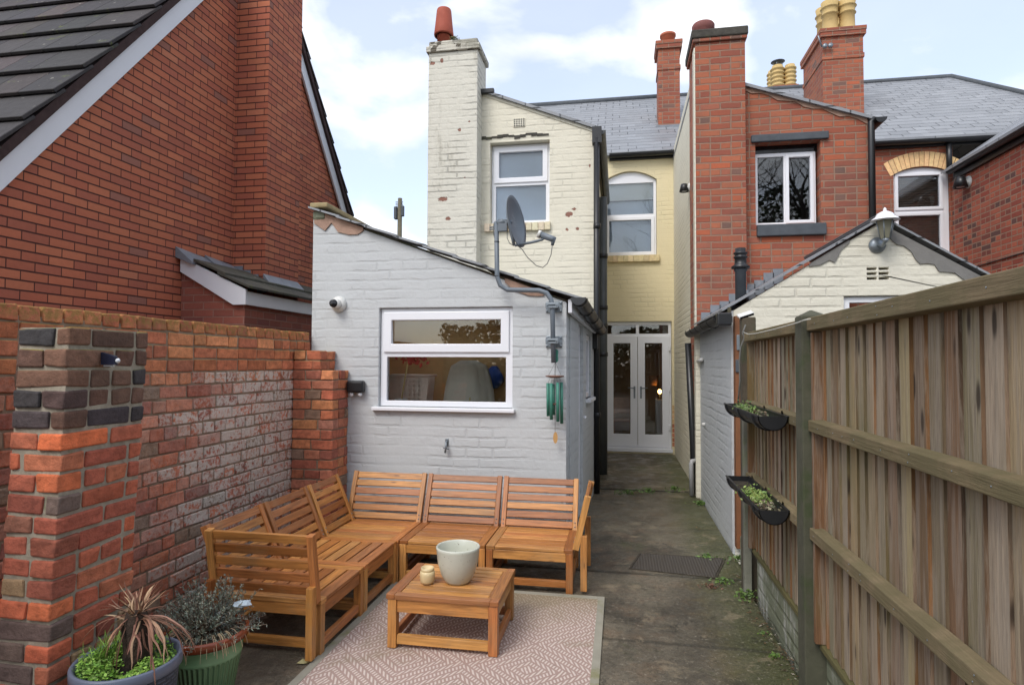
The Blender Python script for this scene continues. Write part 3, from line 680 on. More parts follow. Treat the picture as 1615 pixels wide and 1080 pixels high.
# side wall, slightly out of square, with a door and a small window
sv = Vector((-0.300+0.42, 7.10-Yk, 0)); sL = sv.length; sv.normalize(); sn = Vector((sv.y, -sv.x, 0))
def sidept(px, py):
    d = f_ + r_*((px-807.5)/960) - u_*((py-540)/960); o = Vector((xr, Yk, 0)); t_ = (o-EYE).dot(sn)/d.dot(sn); q = EYE+d*t_; return ((q-o).dot(sv), q.z)
dA = (sidept(912.5, 600)[0], sidept(919.5, 600)[0]); wA = (sidept(924.5, 600)[0], sidept(932, 600)[0])
org = Vector((xr, Yk, 0))
s0 = 0.232
MB().prism([[(s0, -0.1), (dA[0], -0.1), (dA[0], 1.86), (dA[1], 1.86), (dA[1], -0.1), (sL, -0.1), (sL, 1.93), (s0, 1.93)], rect(wA[0], wA[1], 1.13, 1.80)],
           org, sv, (0, 0, 1), sn, 0.20).build('side_wall', M['grey_paint'], K)
m = MB().prism([rect(dA[0], dA[1], 0.02, 1.855), rect(dA[0]+0.07, dA[1]-0.07, 1.05, 1.78), rect(dA[0]+0.07, dA[1]-0.07, 0.12, 0.90)], org-sn*0.03, sv, (0, 0, 1), sn, 0.06)
dr = m.build('door', M['upvc'], K, 0.004)
for z0, z1 in ((1.05, 1.78), (0.12, 0.90)):
    MB().prism([rect(dA[0]+0.071, dA[1]-0.071, z0+0.001, z1-0.001)], org-sn*0.055, sv, (0, 0, 1), sn, 0.006).build('pane', M['glass'], dr)
MB().tube([org+sv*(dA[1]-0.035)+sn*0.01+Vector((0, 0, 0.98)), org+sv*(dA[1]-0.035)+sn*0.035+Vector((0, 0, 0.98)), org+sv*(dA[1]-0.15)+sn*0.035+Vector((0, 0, 0.98))], 0.009).build('handle', M['upvc'], dr)
m = MB().prism([rect(wA[0]+0.003, wA[1]-0.003, 1.133, 1.797), rect(wA[0]+0.06, wA[1]-0.06, 1.19, 1.74)], org-sn*0.02, sv, (0, 0, 1), sn, 0.06)
m.prism([rect(wA[0]-0.03, wA[1]+0.03, 1.095, 1.130)], org+sn*0.05, sv, (0, 0, 1), sn, 0.12)
sw = m.build('window', M['upvc'], K, 0.004)
MB().prism([rect(wA[0]+0.061, wA[1]-0.061, 1.191, 1.739)], org-sn*0.045, sv, (0, 0, 1), sn, 0.006).build('pane', M['glass'], sw)
MB().prism([[(xl+0.002, zL-0.001), (xr-0.002, zR-0.001), (xr-0.002, zR+0.018), (xl+0.002, zL+0.018)]], (0, Yk+0.012, 0), (1, 0, 0), (0, 0, 1), (0, -1, 0), 0.20).build('wall_plate', M['dark_timber'], K)
# roof slab: slates with a ragged edge over the wall, mortar fillet below
m = MB(); n = 9
for i in range(n):
    a, b = i/n, (i+1)/n+0.012
    za = lerp(zL+0.035, zR+0.03, a); zb = lerp(zL+0.035, zR+0.03, min(b, 1.02)); xa = lerp(xl-0.02, xr+0.10, a); xb = lerp(xl-0.02, xr+0.10, b); o = 0.004*(i % 3)
    m.add([(xa, Yk-0.055-o, za), (xb, Yk-0.055-o, zb+0.012), (xb, 7.19, zb+0.012), (xa, 7.19, za), (xa, Yk-0.055-o, za-0.016), (xb, Yk-0.055-o, zb-0.006), (xb, 7.19, zb-0.006), (xa, 7.19, za-0.016)] if i not in (3, 4, 5) else
          [(xa, Yk-0.055-o, za), (xb, Yk-0.055-o, zb+0.012), (xb, 5.02, zb+0.012), (xa, 5.02, za), (xa, Yk-0.055-o, za-0.016), (xb, Yk-0.055-o, zb-0.006), (xb, 5.02, zb-0.006), (xa, 5.02, za-0.016)],
          [(0, 1, 2, 3), (4, 7, 6, 5), (0, 4, 5, 1), (1, 5, 6, 2), (2, 6, 7, 3), (3, 7, 4, 0)])
    if i in (3, 4, 5): m.add([(xa, 6.1, za), (xb, 6.1, zb+0.012), (xb, 7.19, zb+0.012), (xa, 7.19, za), (xa, 6.1, za-0.016), (xb, 6.1, zb-0.006), (xb, 7.19, zb-0.006), (xa, 7.19, za-0.016)], [(0, 1, 2, 3), (4, 7, 6, 5), (0, 4, 5, 1), (1, 5, 6, 2), (2, 6, 7, 3), (3, 7, 4, 0)])
m.build('roof', M['slate'], K)
xa, xb = lerp(xl-0.02, xr+0.10, 3/9), lerp(xl-0.02, xr+0.10, 6/9); za, zb = lerp(zL+0.035, zR+0.03, 3/9), lerp(zL+0.035, zR+0.03, 6/9)
MB().add([(xa, 5.03, za-0.02), (xb, 5.03, zb-0.02), (xb, 6.09, zb-0.02), (xa, 6.09, za-0.02)], [(0, 1, 2, 3)]).build('added_rooflight', M['glass'], K)  # unseen rooflight, added so daylight brightens the kitchen interior
m = MB(); zz = lambda x: lerp(zL, zR, (x-xl)/(xr-xl))
def fillet(m, xs, dep):
    for i in range(len(xs)-1):
        a, b = xs[i], xs[i+1]; da, db = dep[i], dep[i+1]
        m.prism([[(a, zz(a)-da), (b, zz(b)-db), (b, zz(b)+0.016), (a, zz(a)+0.016)]], (0, Yk-0.012, 0), (1, 0, 0), (0, 0, 1), (0, -1, 0), 0.011)
fillet(m, [-2.60, -2.50, -2.44, -2.38, -2.28, -2.20, -2.15], [0.10, 0.13, 0.04, 0.10, 0.09, 0.06, 0.012]); m.build('verge_mortar', M['pink_mortar'], K)
m = MB(); fillet(m, [-0.92, -0.84, -0.72, -0.64, -0.60], [0.02, 0.06, 0.055, 0.03, 0.01]); m.build('verge_mortar', M['pink_mortar'], K)
m = MB(); m.box(xl-0.01, xl+0.155, Yk-0.05, 7.1, zL+0.02, zL+0.065, grain=False); m.build('coping', M['terracotta_cap'], K, 0.012)
m = MB(); m.box(xl+0.005, xl+0.115, Yk-0.02, Yk+0.06, zL-0.075, zL-0.002, grain=False); m.build('corbel_brick', M['white_brick'], K, 0.012, 3)
# fascia, gutter and bracket clips along the eaves
fz = 1.93
MB().prism([[(-0.02, fz-0.03), (sL, fz-0.10), (sL, fz+0.0), (-0.02, fz+0.075)]], org+sn*0.045, sv, (0, 0, 1), sn, 0.03).build('fascia', M['white_wood'], K)
g0 = org+sv*(-0.06)+sn*0.10+Vector((0, 0, 2.015)); g1 = org+sv*(sL-0.12)+sn*0.10+Vector((0, 0, 1.875))
def half_pipe(mb, a, b, rad, n=10, wall=0.004, ends=True):
    d = (b-a).normalized(); side = d.cross(Vector((0, 0, 1))).normalized(); up = side.cross(d); vs = []
    for p in (a, b):
        for rr in (rad, rad-wall):
            for k in range(n+1):
                t_ = math.pi*k/n; vs.append(p+side*math.cos(t_)*rr-up*math.sin(t_)*rr)
    m_ = n+1; fs = []
    for k in range(n):
        fs.append((k, k+1, 2*m_+k+1, 2*m_+k)); fs.append((m_+k+1, m_+k, 3*m_+k, 3*m_+k+1))
        fs.append((k, m_+k, m_+k+1, k+1)); fs.append((2*m_+k, 2*m_+k+1, 3*m_+k+1, 3*m_+k))
    fs.append((0, 2*m_, 3*m_, m_)); fs.append((n, m_+n, 3*m_+n, 2*m_+n))
    if ends: fs.append(tuple(range(m_))); fs.append(tuple(2*m_+k for k in range(m_))[::-1])
    mb.add(vs, fs, smooth=False)
m = MB(); half_pipe(m, g0, g1, 0.062); gt = m.build('gutter', M['black_plastic'], K)
d_ = (g1-g0).normalized()
for k in range(5):
    c_ = g0+(g1-g0)*(0.02+k*0.235)
    m = MB(); half_pipe(m, c_, c_+d_*0.035, 0.070, ends=False); m.build('bracket', M['black_plastic'], gt)
# window
window(K, Yk, WX0, WX1, WZ0, WZ1, [(WX0+0.05, WX1-0.05, 1.602, WZ1-0.05, 0.052), (WX0+0.06, WX1-0.06, WZ0+0.05, 1.545, 0)], rec=0.035)
B(WX0-0.045, WX1+0.022, Yk-0.045, Yk+0.03, 1.098, 1.127, grain=False).build('sill', M['upvc'], K, 0.005)
room(K, -2.37, -0.64, Yk+0.24, 5.66, 0.80, 2.0, M['room_reflection_tan'], lid=False)
B(-2.3, -0.7, 5.15, 5.6, 0.88, 0.92, grain=False).build('worktop', M['room_dark'], K)

# things behind the kitchen window
t = thing('potted_orchid', at(633, 629, 'Y', 5.02), 'potted plant with red flowers behind the left of the kitchen window', 'plant'); o = ORG[t.name].copy()
o.z = 1.10; t.location.z = 1.10; ORG[t.name] = o.copy()
MB().lathe([(0.0, 0), (0.042, 0.0), (0.055, 0.085), (0.051, 0.088), (0.042, 0.06), (0, 0.06)], o.x, o.y, o.z, 20).build('pot', M['white_plastic'], t)
M['red_petal'] = flat_mat('red_petal', S(225, 50, 35), 0.6, noise=0.2); M['stem'] = flat_mat('pale_stem', S(200, 180, 110), 0.7)
MB().tube([o+Vector((0.0, 0, 0.06)), o+Vector((0.02, 0, 0.2)), o+Vector((0.06, 0, 0.42)), o+Vector((0.10, 0.02, 0.47))], 0.006, 8).build('stem', M['stem'], t)
m = MB()
for k in range(46):
    c_ = o+Vector((random.gauss(0.10, 0.055), random.gauss(0, 0.02), 0.425+random.gauss(0, 0.018))); a = random.uniform(0, 6.28); r1 = random.uniform(0.018, 0.03)
    e1 = Vector((math.cos(a), random.uniform(-.6, .6), math.sin(a)))*r1; e2 = Vector((-math.sin(a), random.uniform(-.6, .6), math.cos(a)))*r1*0.6
    m.add([c_-e1, c_-e2, c_+e1, c_+e2], [(0, 1, 2, 3)])
m.build('flower', M['red_petal'], t)
bx = at(648, 600, 'Y', 5.30)
t = thing('laundry_basket', (bx.x, 5.30, 0.92), 'pale plastic basket with square holes behind the kitchen window', 'basket')
M['pinkish'] = flat_mat('beige_plastic', S(232, 210, 190), 0.5, noise=0.05)
holes = [rect(-0.09+i*0.045, -0.09+i*0.045+0.022, 0.24+j_*0.04, 0.24+j_*0.04+0.02) for i in range(5) for j_ in range(5)]
m = MB().prism([[(-0.17, 0), (0.15, 0), (0.19, 0.46), (-0.20, 0.46)]]+holes, (bx.x, 5.24, 0.92), (1, 0, 0), (0, 0, 1), (0, -1, 0), 0.006)
m.prism([[(-0.17, 0), (0.15, 0), (0.19, 0.46), (-0.20, 0.46)]], (bx.x, 5.42, 0.92), (1, 0, 0), (0, 0, 1), (0, -1, 0), 0.006)
m.build('body', M['pinkish'], t)
MB().tube([(bx.x-0.21, 5.23, 1.38), (bx.x+0.20, 5.23, 1.38), (bx.x+0.20, 5.43, 1.38), (bx.x-0.21, 5.43, 1.38)], 0.012, 8, closed=True).build('rim', M['pinkish'], t)
M['cloth'] = flat_mat('grey_beige_cloth', S(222, 212, 192), 0.95, noise=0.12, nscale=6)
cx = at(735, 620, 'Y', 5.30).x
m = MB(); prof = []; N_ = 36
for i in range(13):
    tt = i/12; z_ = 0.92+0.60*tt; w_ = 0.24*(1-0.45*tt**2.2)*(1 if tt < 1 else 0.5)
    for k in range(N_):
        a = 2*math.pi*k/N_; fr = 1+0.09*math.sin(a*5+tt*2)+0.05*math.sin(a*11+1)
        prof.append((cx+0.02*tt+w_*fr*math.cos(a), 5.32+0.14*fr*math.sin(a)*(1-0.3*tt), z_))
fs = [(i*N_+k, i*N_+(k+1) % N_, (i+1)*N_+(k+1) % N_, (i+1)*N_+k) for i in range(12) for k in range(N_)]+[tuple(12*N_+k for k in range(N_))]
tag(m.add(prof, fs, smooth=True).build('draped_cloth', M['cloth']), 'crumpled grey beige cloth draped over something behind the kitchen window', 'cloth')
M['blue'] = flat_mat('blue_plastic_bag', S(40, 90, 190), 0.5, noise=0.25)
bxx = at(778, 600, 'Y', 5.5).x; m = MB(); vs = []
for i in range(7):
    for k in range(14):
        a = 2*math.pi*k/14; rr = 0.085*math.sin(math.pi*(i+0.6)/7.2)*(1+0.22*math.sin(a*3+i)+0.1*math.sin(a*7))
        vs.append((bxx+rr*math.cos(a), 5.55+rr*0.8*math.sin(a), 1.26+0.035*i))
fs = [(i*14+k, i*14+(k+1) % 14, (i+1)*14+(k+1) % 14, (i+1)*14+k) for i in range(6) for k in range(14)]+[tuple(range(14))[::-1], tuple(84+k for k in range(14))]
tag(m.add(vs, fs, smooth=True).build('plastic_bag', M['blue']), 'crumpled blue bag behind the right of the kitchen window', 'bag')
cc = at(741, 629, 'Y', 5.10)
t = thing('candlestick', (cc.x, 5.1, 1.10), 'short cream candle in a holder behind the kitchen window', 'candle')
MB().lathe([(0, 0), (0.022, 0), (0.022, 0.008), (0.008, 0.012), (0.008, 0.03), (0, 0.03)], cc.x, 5.1, 1.10, 14).build('holder', M['galv'], t)
MB().lathe([(0.007, 0.03), (0.007, 0.10), (0, 0.102)], cc.x, 5.1, 1.10, 10).build('candle', M['stem'], t)
room_sill = B(-2.0, -0.86, Yk+0.10, Yk+0.40, 1.075, 1.098, grain=False).build('window_board', M['upvc'], K)

# fittings on the grey wall
t = thing('security_camera', at(535, 480, 'Y', Yk), 'white dome security camera high on the grey wall', 'camera'); c_ = ORG[t.name]
RX = Matrix.Rotation(R(90), 4, 'X')
MB().lathe([(0.068, 0), (0.070, 0.012), (0.060, 0.035), (0.045, 0.045), (0, 0.047)], n=28, M=Matrix.Translation(c_) @ RX).build('base', M['white_plastic'], t)
MB().lathe([(0.0, -0.045), (0.025, -0.038), (0.042, -0.015), (0.045, 0.01), (0.034, 0.034), (0, 0.045)], n=24, M=Matrix.Translation(c_+Vector((0.0, -0.058, 0.0))) @ RX).build('eyeball', M['white_plastic'], t)
MB().lathe([(0.034, 0), (0.034, 0.010), (0.026, 0.012), (0, 0.014)], n=22, M=Matrix.Translation(c_+Vector((-0.006, -0.092, 0.0))) @ Matrix.Rotation(R(12), 4, 'Z') @ RX).build('lens', M['dark_lens'], t)
t = thing('wall_floodlight', at(564, 618, 'Y', Yk), 'black wall lamp with two small bulbs left of the kitchen window', 'lamp'); c_ = ORG[t.name]
B(c_.x-0.07, c_.x+0.075, Yk-0.075, Yk-0.001, 1.245, 1.345, grain=False).build('housing', M['black_plastic'], t, 0.018, 3)
for dx in (-0.035, 0.04):
    MB().lathe([(0.014, 0), (0.018, -0.012), (0.017, -0.026), (0, -0.034)], c_.x+dx, Yk-0.04, 1.245, 12).build('bulb', M['led'], t)
t = thing('wall_bracket', at(705, 703, 'Y', Yk), 'small grey bracket fixed on the grey wall above the sofa', 'bracket'); c_ = ORG[t.name]
m = MB(); m.tube([c_+Vector((0, -0.002, 0.04)), c_+Vector((0, -0.03, 0.035)), c_+Vector((0.004, -0.045, 0)), c_+Vector((-0.004, -0.04, -0.05))], 0.008, 8)
m.tube([c_+Vector((-0.02, -0.035, -0.01)), c_+Vector((0.025, -0.035, -0.02))], 0.006, 8); m.build('hook', M['galv'], t)
B(c_.x-0.014, c_.x+0.014, Yk-0.008, Yk-0.001, c_.z+0.0, c_.z+0.06, grain=False).build('plate', M['galv'], t, 0.002)
t = thing('wall_socket_cap', at(527, 640, 'Y', Yk), 'tiny white plastic cap on the grey wall beside the stepped brick pier', 'cap'); c_ = ORG[t.name]
MB().lathe([(0.016, 0), (0.016, 0.02), (0.010, 0.026), (0, 0.027)], n=14, M=Matrix.Translation(c_+Vector((0.008, 0, 0))) @ RX).build('cap', M['white_plastic'], t)

# satellite dish
yd = Yk-0.13
t = thing('satellite_dish', at(872, 560, 'Y', yd), 'grey oval satellite dish on a cranked pole fixed to the grey wall', 'satellite dish')
P = lambda x, y, Y=yd: at(x, y, 'Y', Y)
pts = [P(873, 572), P(871, 482), P(869, 472), P(862, 462), P(850, 458), P(800, 457), P(789, 450), P(784, 436), P(783, 350)]
MB().tube(pts, 0.019, 14).build('mast', M['dish'], t)
for y_ in (482, 538):
    c_ = P(871, y_); m = MB()
    m.box(c_.x-0.065, c_.x+0.065, Yk-0.012, Yk-0.001, c_.z-0.045, c_.z+0.045, grain=False)
    m.box(c_.x-0.03, c_.x+0.03, Yk-0.16, Yk-0.012, c_.z-0.006, c_.z+0.006, grain=False)
    m.box(c_.x-0.05, c_.x+0.05, yd-0.03, yd-0.022, c_.z-0.02, c_.z+0.02, grain=False)
    for dx in (-0.036, 0.036): m.tube([(c_.x+dx, yd-0.045, c_.z), (c_.x+dx, Yk-0.01, c_.z)], 0.005, 6)
    for dx in (-0.055, 0.055):
        for dz in (-0.032, 0.032): m.lathe([(0.010, 0), (0.010, 0.008), (0, 0.009)], n=6, M=Matrix.Translation((c_.x+dx, Yk-0.012, c_.z+dz)) @ RX)
    m.build('wall_bracket', M['galv'], t, 0.002)
# reflector seen nearly edge-on, turned to the right
dc = P(815, 349); nrm = Vector((0.955, -0.235, 0.17)).normalized(); upv = Vector((0, 0, 1)); sd_ = upv.cross(nrm).normalized(); upd = nrm.cross(sd_)
m = MB(); vs = []; rings = 8; nk = 40
for side in (0, 1):
    for i in range(rings+1):
        rr = i/rings
        for k in range(nk):
            a = 2*math.pi*k/nk; q = dc+sd_*math.cos(a)*rr*0.175+upd*math.sin(a)*rr*0.212+nrm*(rr*rr*0.05-0.05)+nrm*(-0.006 if side else 0)
            vs.append(q)
fs = []; o2 = (rings+1)*nk
for i in range(rings):
    for k in range(nk):
        l = (k+1) % nk; fs.append((i*nk+k, i*nk+l, (i+1)*nk+l, (i+1)*nk+k)); fs.append((o2+i*nk+l, o2+i*nk+k, o2+(i+1)*nk+k, o2+(i+1)*nk+l))
for k in range(nk):
    l = (k+1) % nk; fs.append((rings*nk+k, rings*nk+l, o2+rings*nk+l, o2+rings*nk+k))
m.add(vs, fs, smooth=True).build('reflector', M['dish'], t)
m = MB(); bk = dc-nrm*0.06
m.tube([P(783, 352), P(792, 350), P(798, 352)], [0.02, 0.026, 0.02], 10); m.tube([P(772, 359), P(784, 357)], 0.006, 8); m.tube([P(772, 362), P(784, 361)], 0.006, 8)
m.box(-0.035, 0.035, -0.02, 0.02, -0.045, 0.045, Matrix.Translation(P(793, 356)), grain=False)
m.tube([P(797, 350), P(803, 352), P(808, 375), P(811, 387)], [0.02, 0.018, 0.012, 0.012], 8); m.tube([P(804, 348), bk], 0.02, 8)
m.build('back_bracket', M['dish'], t)
MB().tube([P(812, 387), P(840, 382), P(855, 378), P(860, 374)], [0.012, 0.011, 0.011, 0.009], 10).build('arm', M['dish'], t)
m = MB(); a, b = P(852, 370), P(874, 378)
m.tube([a, lerp(a, b, 0.85), b], [0.026, 0.024, 0.024], 14); m.tube([b+Vector((0, 0, 0.02)), P(871, 387)], [0.018, 0.012], 10); ln = m.build('receiver', M['dish'], t)
d_ = (b-a).normalized(); MB().tube([a-d_*0.018, a+d_*0.004], [0.031, 0.031], 16).build('feed_cap', M['white_plastic'], ln)
MB().tube([P(871, 387), P(869, 402), P(863, 416), P(856, 422), P(846, 419), P(832, 406), P(824, 394), P(817, 388)], 0.0035, 6).build('cable', M['cable'], t)
MB().tube([P(800, 360), P(800, 376), P(804, 384), P(811, 388)], 0.003, 6).build('cable', M['cable'], t)
MB().tube([P(783, 348), P(779, 352), P(778, 365), P(781, 380)], 0.0035, 6).build('cable', M['cable'], t)
for y_ in (382, 436):
    c_ = P(783.5, y_); MB().lathe([(0.021, 0), (0.021, 0.006)], c_.x, c_.y, c_.z, 12).build('cable_tie', M['black_plastic'], t)
# wind chime
yc = Yk-0.09
t = thing('wind_chime', at(875, 590, 'Y', yc), 'green metal tube wind chime hanging under the satellite dish pole', 'wind chime')
P = lambda x, y, Y=yc: at(x, y, 'Y', Y)
m = MB(); c_ = P(876, 560); vs = []
for k in range(16):
    a = 2*math.pi*k/16; vs.append(c_+Vector((0.028*math.sin(a)*(1+0.25*math.sin(3*a)), -0.012, 0.055*math.cos(a)-0.005)))
m.add(vs+[v+Vector((0, 0.012, 0)) for v in vs], [tuple(range(16))[::-1], tuple(range(16, 32))]+[(k, (k+1) % 16, 16+(k+1) % 16, 16+k) for k in range(16)]).build('leaf_hook', M['chime_green'], t)
cd = P(875, 593)
MB().lathe([(0, -0.012), (0.03, -0.014), (0.073, -0.004), (0.073, 0.004), (0, 0.008)], cd.x, cd.y, cd.z, 26).build('disc', M['chime_wood'], t)
m = MB()
for dx, dy in ((-0.05, 0), (0.05, 0), (0, 0.05), (0, -0.045)): m.tube([c_+Vector((0, 0, -0.055)), cd+Vector((dx, dy, 0.004))], 0.0015, 5)
m.build('string', M['cable'], t)
for x_, y_, zb, yy in ((864, 604, 656, 0.0), (870, 604, 661, -0.04), (880, 603, 664, -0.03), (885, 603, 668, 0.02), (872, 606, 655, 0.04)):
    a = P(x_, y_); b = P(x_+0.5, zb); m = MB().tube([a+Vector((0, yy, 0)), b+Vector((0, yy, 0))], 0.0125, 12); tb = m.build('tube', M['chime_green'], t)
    MB().tube([a+Vector((0, yy, 0)), (a.x*0.6+cd.x*0.4, cd.y+yy, cd.z-0.008)], 0.0012, 5).build('string', M['cable'], tb)
a = P(875, 637); MB().lathe([(0, -0.008), (0.02, -0.006), (0.02, 0.006), (0, 0.008)], a.x, a.y, a.z, 16).build('striker', M['chime_wood'], t)
MB().tube([cd, P(875.5, 682)], 0.0014, 5).build('string', M['cable'], t)
a = P(876, 690); vs = [a+Vector((0.018*math.sin(2*math.pi*k/14), -0.004, 0.045*math.cos(2*math.pi*k/14))) for k in range(14)]
MB().add(vs+[v+Vector((0, 0.008, 0)) for v in vs], [tuple(range(14))[::-1], tuple(range(14, 28))]+[(k, (k+1) % 14, 14+(k+1) % 14, 14+k) for k in range(14)]).build('sail', M['pale_wood'], t)

# ------------------------------------------------------------------ white two-storey wing of the terraced house
Yw = 7.20; P = lambda x, y, Y=Yw: at(x, y, 'Y', Y)
wx0, wx1 = -2.30, -0.293; rt, rl = P(757, 146), P(936, 204)
zr0 = rt.z; zr1 = rl.z; slope = (zr1-zr0)/(rl.x-rt.x); rz = lambda x: zr1+slope*(x-rl.x)
a = P(773, 226); b = P(866.5, 350); W1 = (a.x, b.x, b.z, a.z)
MB().prism([[(wx0, 1.6), (wx1, 1.6), (wx1, rz(wx1)), (wx0, rz(wx0))], rect(*W1)], (0, Yw, 0), (1, 0, 0), (0, 0, 1), (0, -1, 0), 0.22).build('wall', M['cream_paint'], WH, 0.006)
wall_x(m := MB(), wx1, [[(Yw+0.223, -0.1), (10.3, -0.1), (10.3, 4.24), (Yw+0.223, 4.24)]], 0.22); m.build('wall', M['cream_paint'], WH)
m = MB(); m.box(wx1-0.22, wx1, Yw, Yw+0.22, -0.1, 1.598, grain=False); m.build('wall', M['cream_paint'], WH)
midz = P(820, 286).z
window(WH, Yw, *W1, [(W1[0]+0.05, W1[1]-0.05, midz+0.03, W1[3]-0.05, 0.045), (W1[0]+0.055, W1[1]-0.055, W1[2]+0.05, midz-0.025, 0)], rec=0.10)
B(W1[0], W1[1], Yw+0.17, Yw+0.18, W1[2], W1[3], grain=False).build('blind', M['blind_grey'], WH)
m = MB(); m.box(W1[0]-0.13, W1[1]+0.02, Yw-0.03, Yw+0.02, W1[2]-0.095, W1[2]-0.005, grain=False)
for k in range(14): pass
brick_strip(mm := MB(), W1[0]-0.06, W1[1]+0.015, Yw-0.045, Yw+0.09, W1[2]-0.10, W1[2]-0.004, 11, [(0.62, 0.56, 0.42), (0.55, 0.50, 0.38)]); mm.build('sill', M['buff_brick'], WH, 0.004)
# broken render band over the window
m = MB(); xs = [W1[0]-0.12+i*0.07 for i in range(13)]
for i in range(len(xs)-1):
    z_ = P(770, 217).z-0.012*math.sin(i*1.3); h_ = 0.018+0.012*math.sin(i*2.1+1)
    m.prism([[(xs[i], z_-h_), (xs[i+1], z_-h_*0.8), (xs[i+1], z_+0.012), (xs[i], z_+0.012)]], (0, Yw-0.012, 0), (1, 0, 0), (0, 0, 1), (0, -1, 0), 0.011)
m.build('cracked_lintel', M['dark_stone'], WH)
a = P(810, 188); b = P(828, 200)
vent = B(a.x, b.x, Yw-0.010, Yw-0.001, b.z, a.z, grain=False).build('air_brick', M['cream_paint'], WH)
m = MB()
for i in range(5):
    for j in range(4): m.box(lerp(a.x, b.x, (i+0.22)/5), lerp(a.x, b.x, (i+0.78)/5), Yw-0.0125, Yw-0.0095, lerp(b.z, a.z, (j+0.22)/4), lerp(b.z, a.z, (j+0.78)/4), grain=False)
m.build('grille', M['dark_lens'], vent)
# chimney stack standing proud of the wall
Yc = 6.96; P = lambda x, y, Y=Yc: at(x, y, 'Y', Y)
cx0, cx1 = P(674, 300).x, P(752, 300).x; ct = P(700, 82).z
m = MB()
vs = [(P(674, 66).x, Yc, ct), (P(750.5, 66).x, Yc, ct)]
m.box(cx0, cx1, Yc, Yc+0.46, 1.6, ct-0.005, grain=False); ch = m.build('chimney', M['cream_worn'], WH, 0.008)
m = MB(); m.box(cx0-0.025, cx1+0.03, Yc-0.03, Yc+0.49, ct-0.003, ct+0.07, grain=False); m.build('cap', M['cap_worn'], ch, 0.01)
m = MB(); m.box(cx0-0.0, cx1+0.0, Yc-0.005, Yc+0.46, ct+0.072, ct+0.14, grain=False); m.build('cap', M['cap_worn'], ch, 0.02)
pc = P(700, 60, Yc+0.2)
pot = MB().lathe([(0.082, 0), (0.082, 0.30), (0.088, 0.30)], pc.x, Yc+0.2, ct+0.12, 26, smooth=True).build('chimney_pot', M['terracotta'], ch)
MB().lathe([(0.118, 0), (0.122, 0.02), (0.112, 0.10), (0.090, 0.32), (0.084, 0.335), (0.07, 0.335), (0.098, 0.10), (0.105, 0.0)], pc.x, Yc+0.2, ct+0.30, 28).build('cowl', M['terracotta'], pot)
def clumps(name, pts, rad, cols, mat, parent=None, n=60, leaf=0.01, up=0.3):
    m = MB()
    for (x, y, z) in pts:
        for _ in range(n):
            d = Vector((random.gauss(0, 1), random.gauss(0, 1), random.gauss(0, 1))).normalized()*rad*random.random()**0.5
            c_ = Vector((x, y, z))+Vector((d.x, d.y, abs(d.z)*0.6)); a = Vector((random.uniform(-1, 1), random.uniform(-1, 1), random.uniform(-up, 1))).normalized(); b = a.orthogonal().normalized()
            a, b = a*leaf*random.uniform(0.6, 1.4), b*leaf*0.5
            m.add([c_-a, c_-b, c_+a, c_+b], [(0, 1, 2, 3)], vary(random.choice(cols), 0.25))
    return m.build(name, mat, parent)
def leaf_mat(name, rough=0.6):
    t = NT(name); c = t.attr('Col'); t.color(c); t.rough(rough)
    t.b.inputs['Transmission Weight'].default_value = 0.0; return t.m
M['leaf'] = leaf_mat('leaf')
GR = [(0.10, 0.17, 0.03), (0.07, 0.12, 0.025), (0.16, 0.24, 0.05)]
clumps('moss', [(cx0+0.33, Yc+0.0, ct+0.14), (cx0+0.30, Yc+0.03, ct+0.15)], 0.06, [(0.13, 0.13, 0.04)], M['leaf'], ch, 80, 0.012)
# mono-pitch roof with dark verge
m = MB(); xa, xb = cx1+0.01, wx1+0.06
def slab(m, xa, xb, za, zb, y0, y1, th=0.035):
    m.add([(xa, y0, za), (xb, y0, zb), (xb, y1, zb), (xa, y1, za), (xa, y0, za-th), (xb, y0, zb-th), (xb, y1, zb-th), (xa, y1, za-th)],
          [(0, 1, 2, 3), (4, 7, 6, 5), (0, 4, 5, 1), (1, 5, 6, 2), (2, 6, 7, 3), (3, 7, 4, 0)])
slab(m, xa, xb, rz(xa)+0.038, rz(xb)+0.038, Yw-0.045, 11.2); slab(m, wx0, xa-0.003, rz(wx0)+0.038, rz(xa)+0.038, Yc+0.47, 11.2)
m.build('roof', M['slate'], WH)
m = MB(); m.prism([[(xa, rz(xa)-0.03), (wx1-0.01, rz(wx1)-0.03), (wx1-0.01, rz(wx1)+0.004), (xa, rz(xa)+0.004)]], (0, Yw-0.012, 0), (1, 0, 0), (0, 0, 1), (0, -1, 0), 0.011); m.build('verge_mortar', M['outhouse_paint'], WH)
B(cx1-0.02, cx1+0.16, Yw-0.06, Yw-0.005, rz(cx1)-0.03, rz(cx1)+0.03, Matrix.Identity(4), grain=False).build('verge_clip', M['black_plastic'], WH, 0.01)
# gutter along the wing eaves and the two downpipes
gz = rz(wx1)-0.03
m = MB(); half_pipe(m, Vector((wx1+0.075, Yw-0.05, gz)), Vector((wx1+0.075, 10.15, gz-0.06)), 0.055); g = m.build('gutter', M['grey_plastic'], WH)
B(wx1, wx1+0.03, Yw, 10.2, gz-0.12, gz+0.01, grain=False).build('fascia', M['dark_timber'], WH)
pa = at(941.5, 500, 'Y', 7.14).x
m = MB(); m.tube([(pa, 7.13, 0.0), (pa-0.005, 7.13, 2.0), (pa-0.005, 7.13, gz-0.1)], 0.034, 14)
m.box(pa-0.055, pa+0.055, 7.10, 7.20, gz-0.16, gz+0.03, grain=False); dp = m.build('downpipe', M['black_plastic'], WH)
for z_ in (0.9, 1.95, 3.1):
    MB().lathe([(0.042, -0.03), (0.042, 0.03)], pa, 7.13, z_, 14).build('collar', M['black_plastic'], dp)
pb = at(951, 500, 'Y', 8.3).x
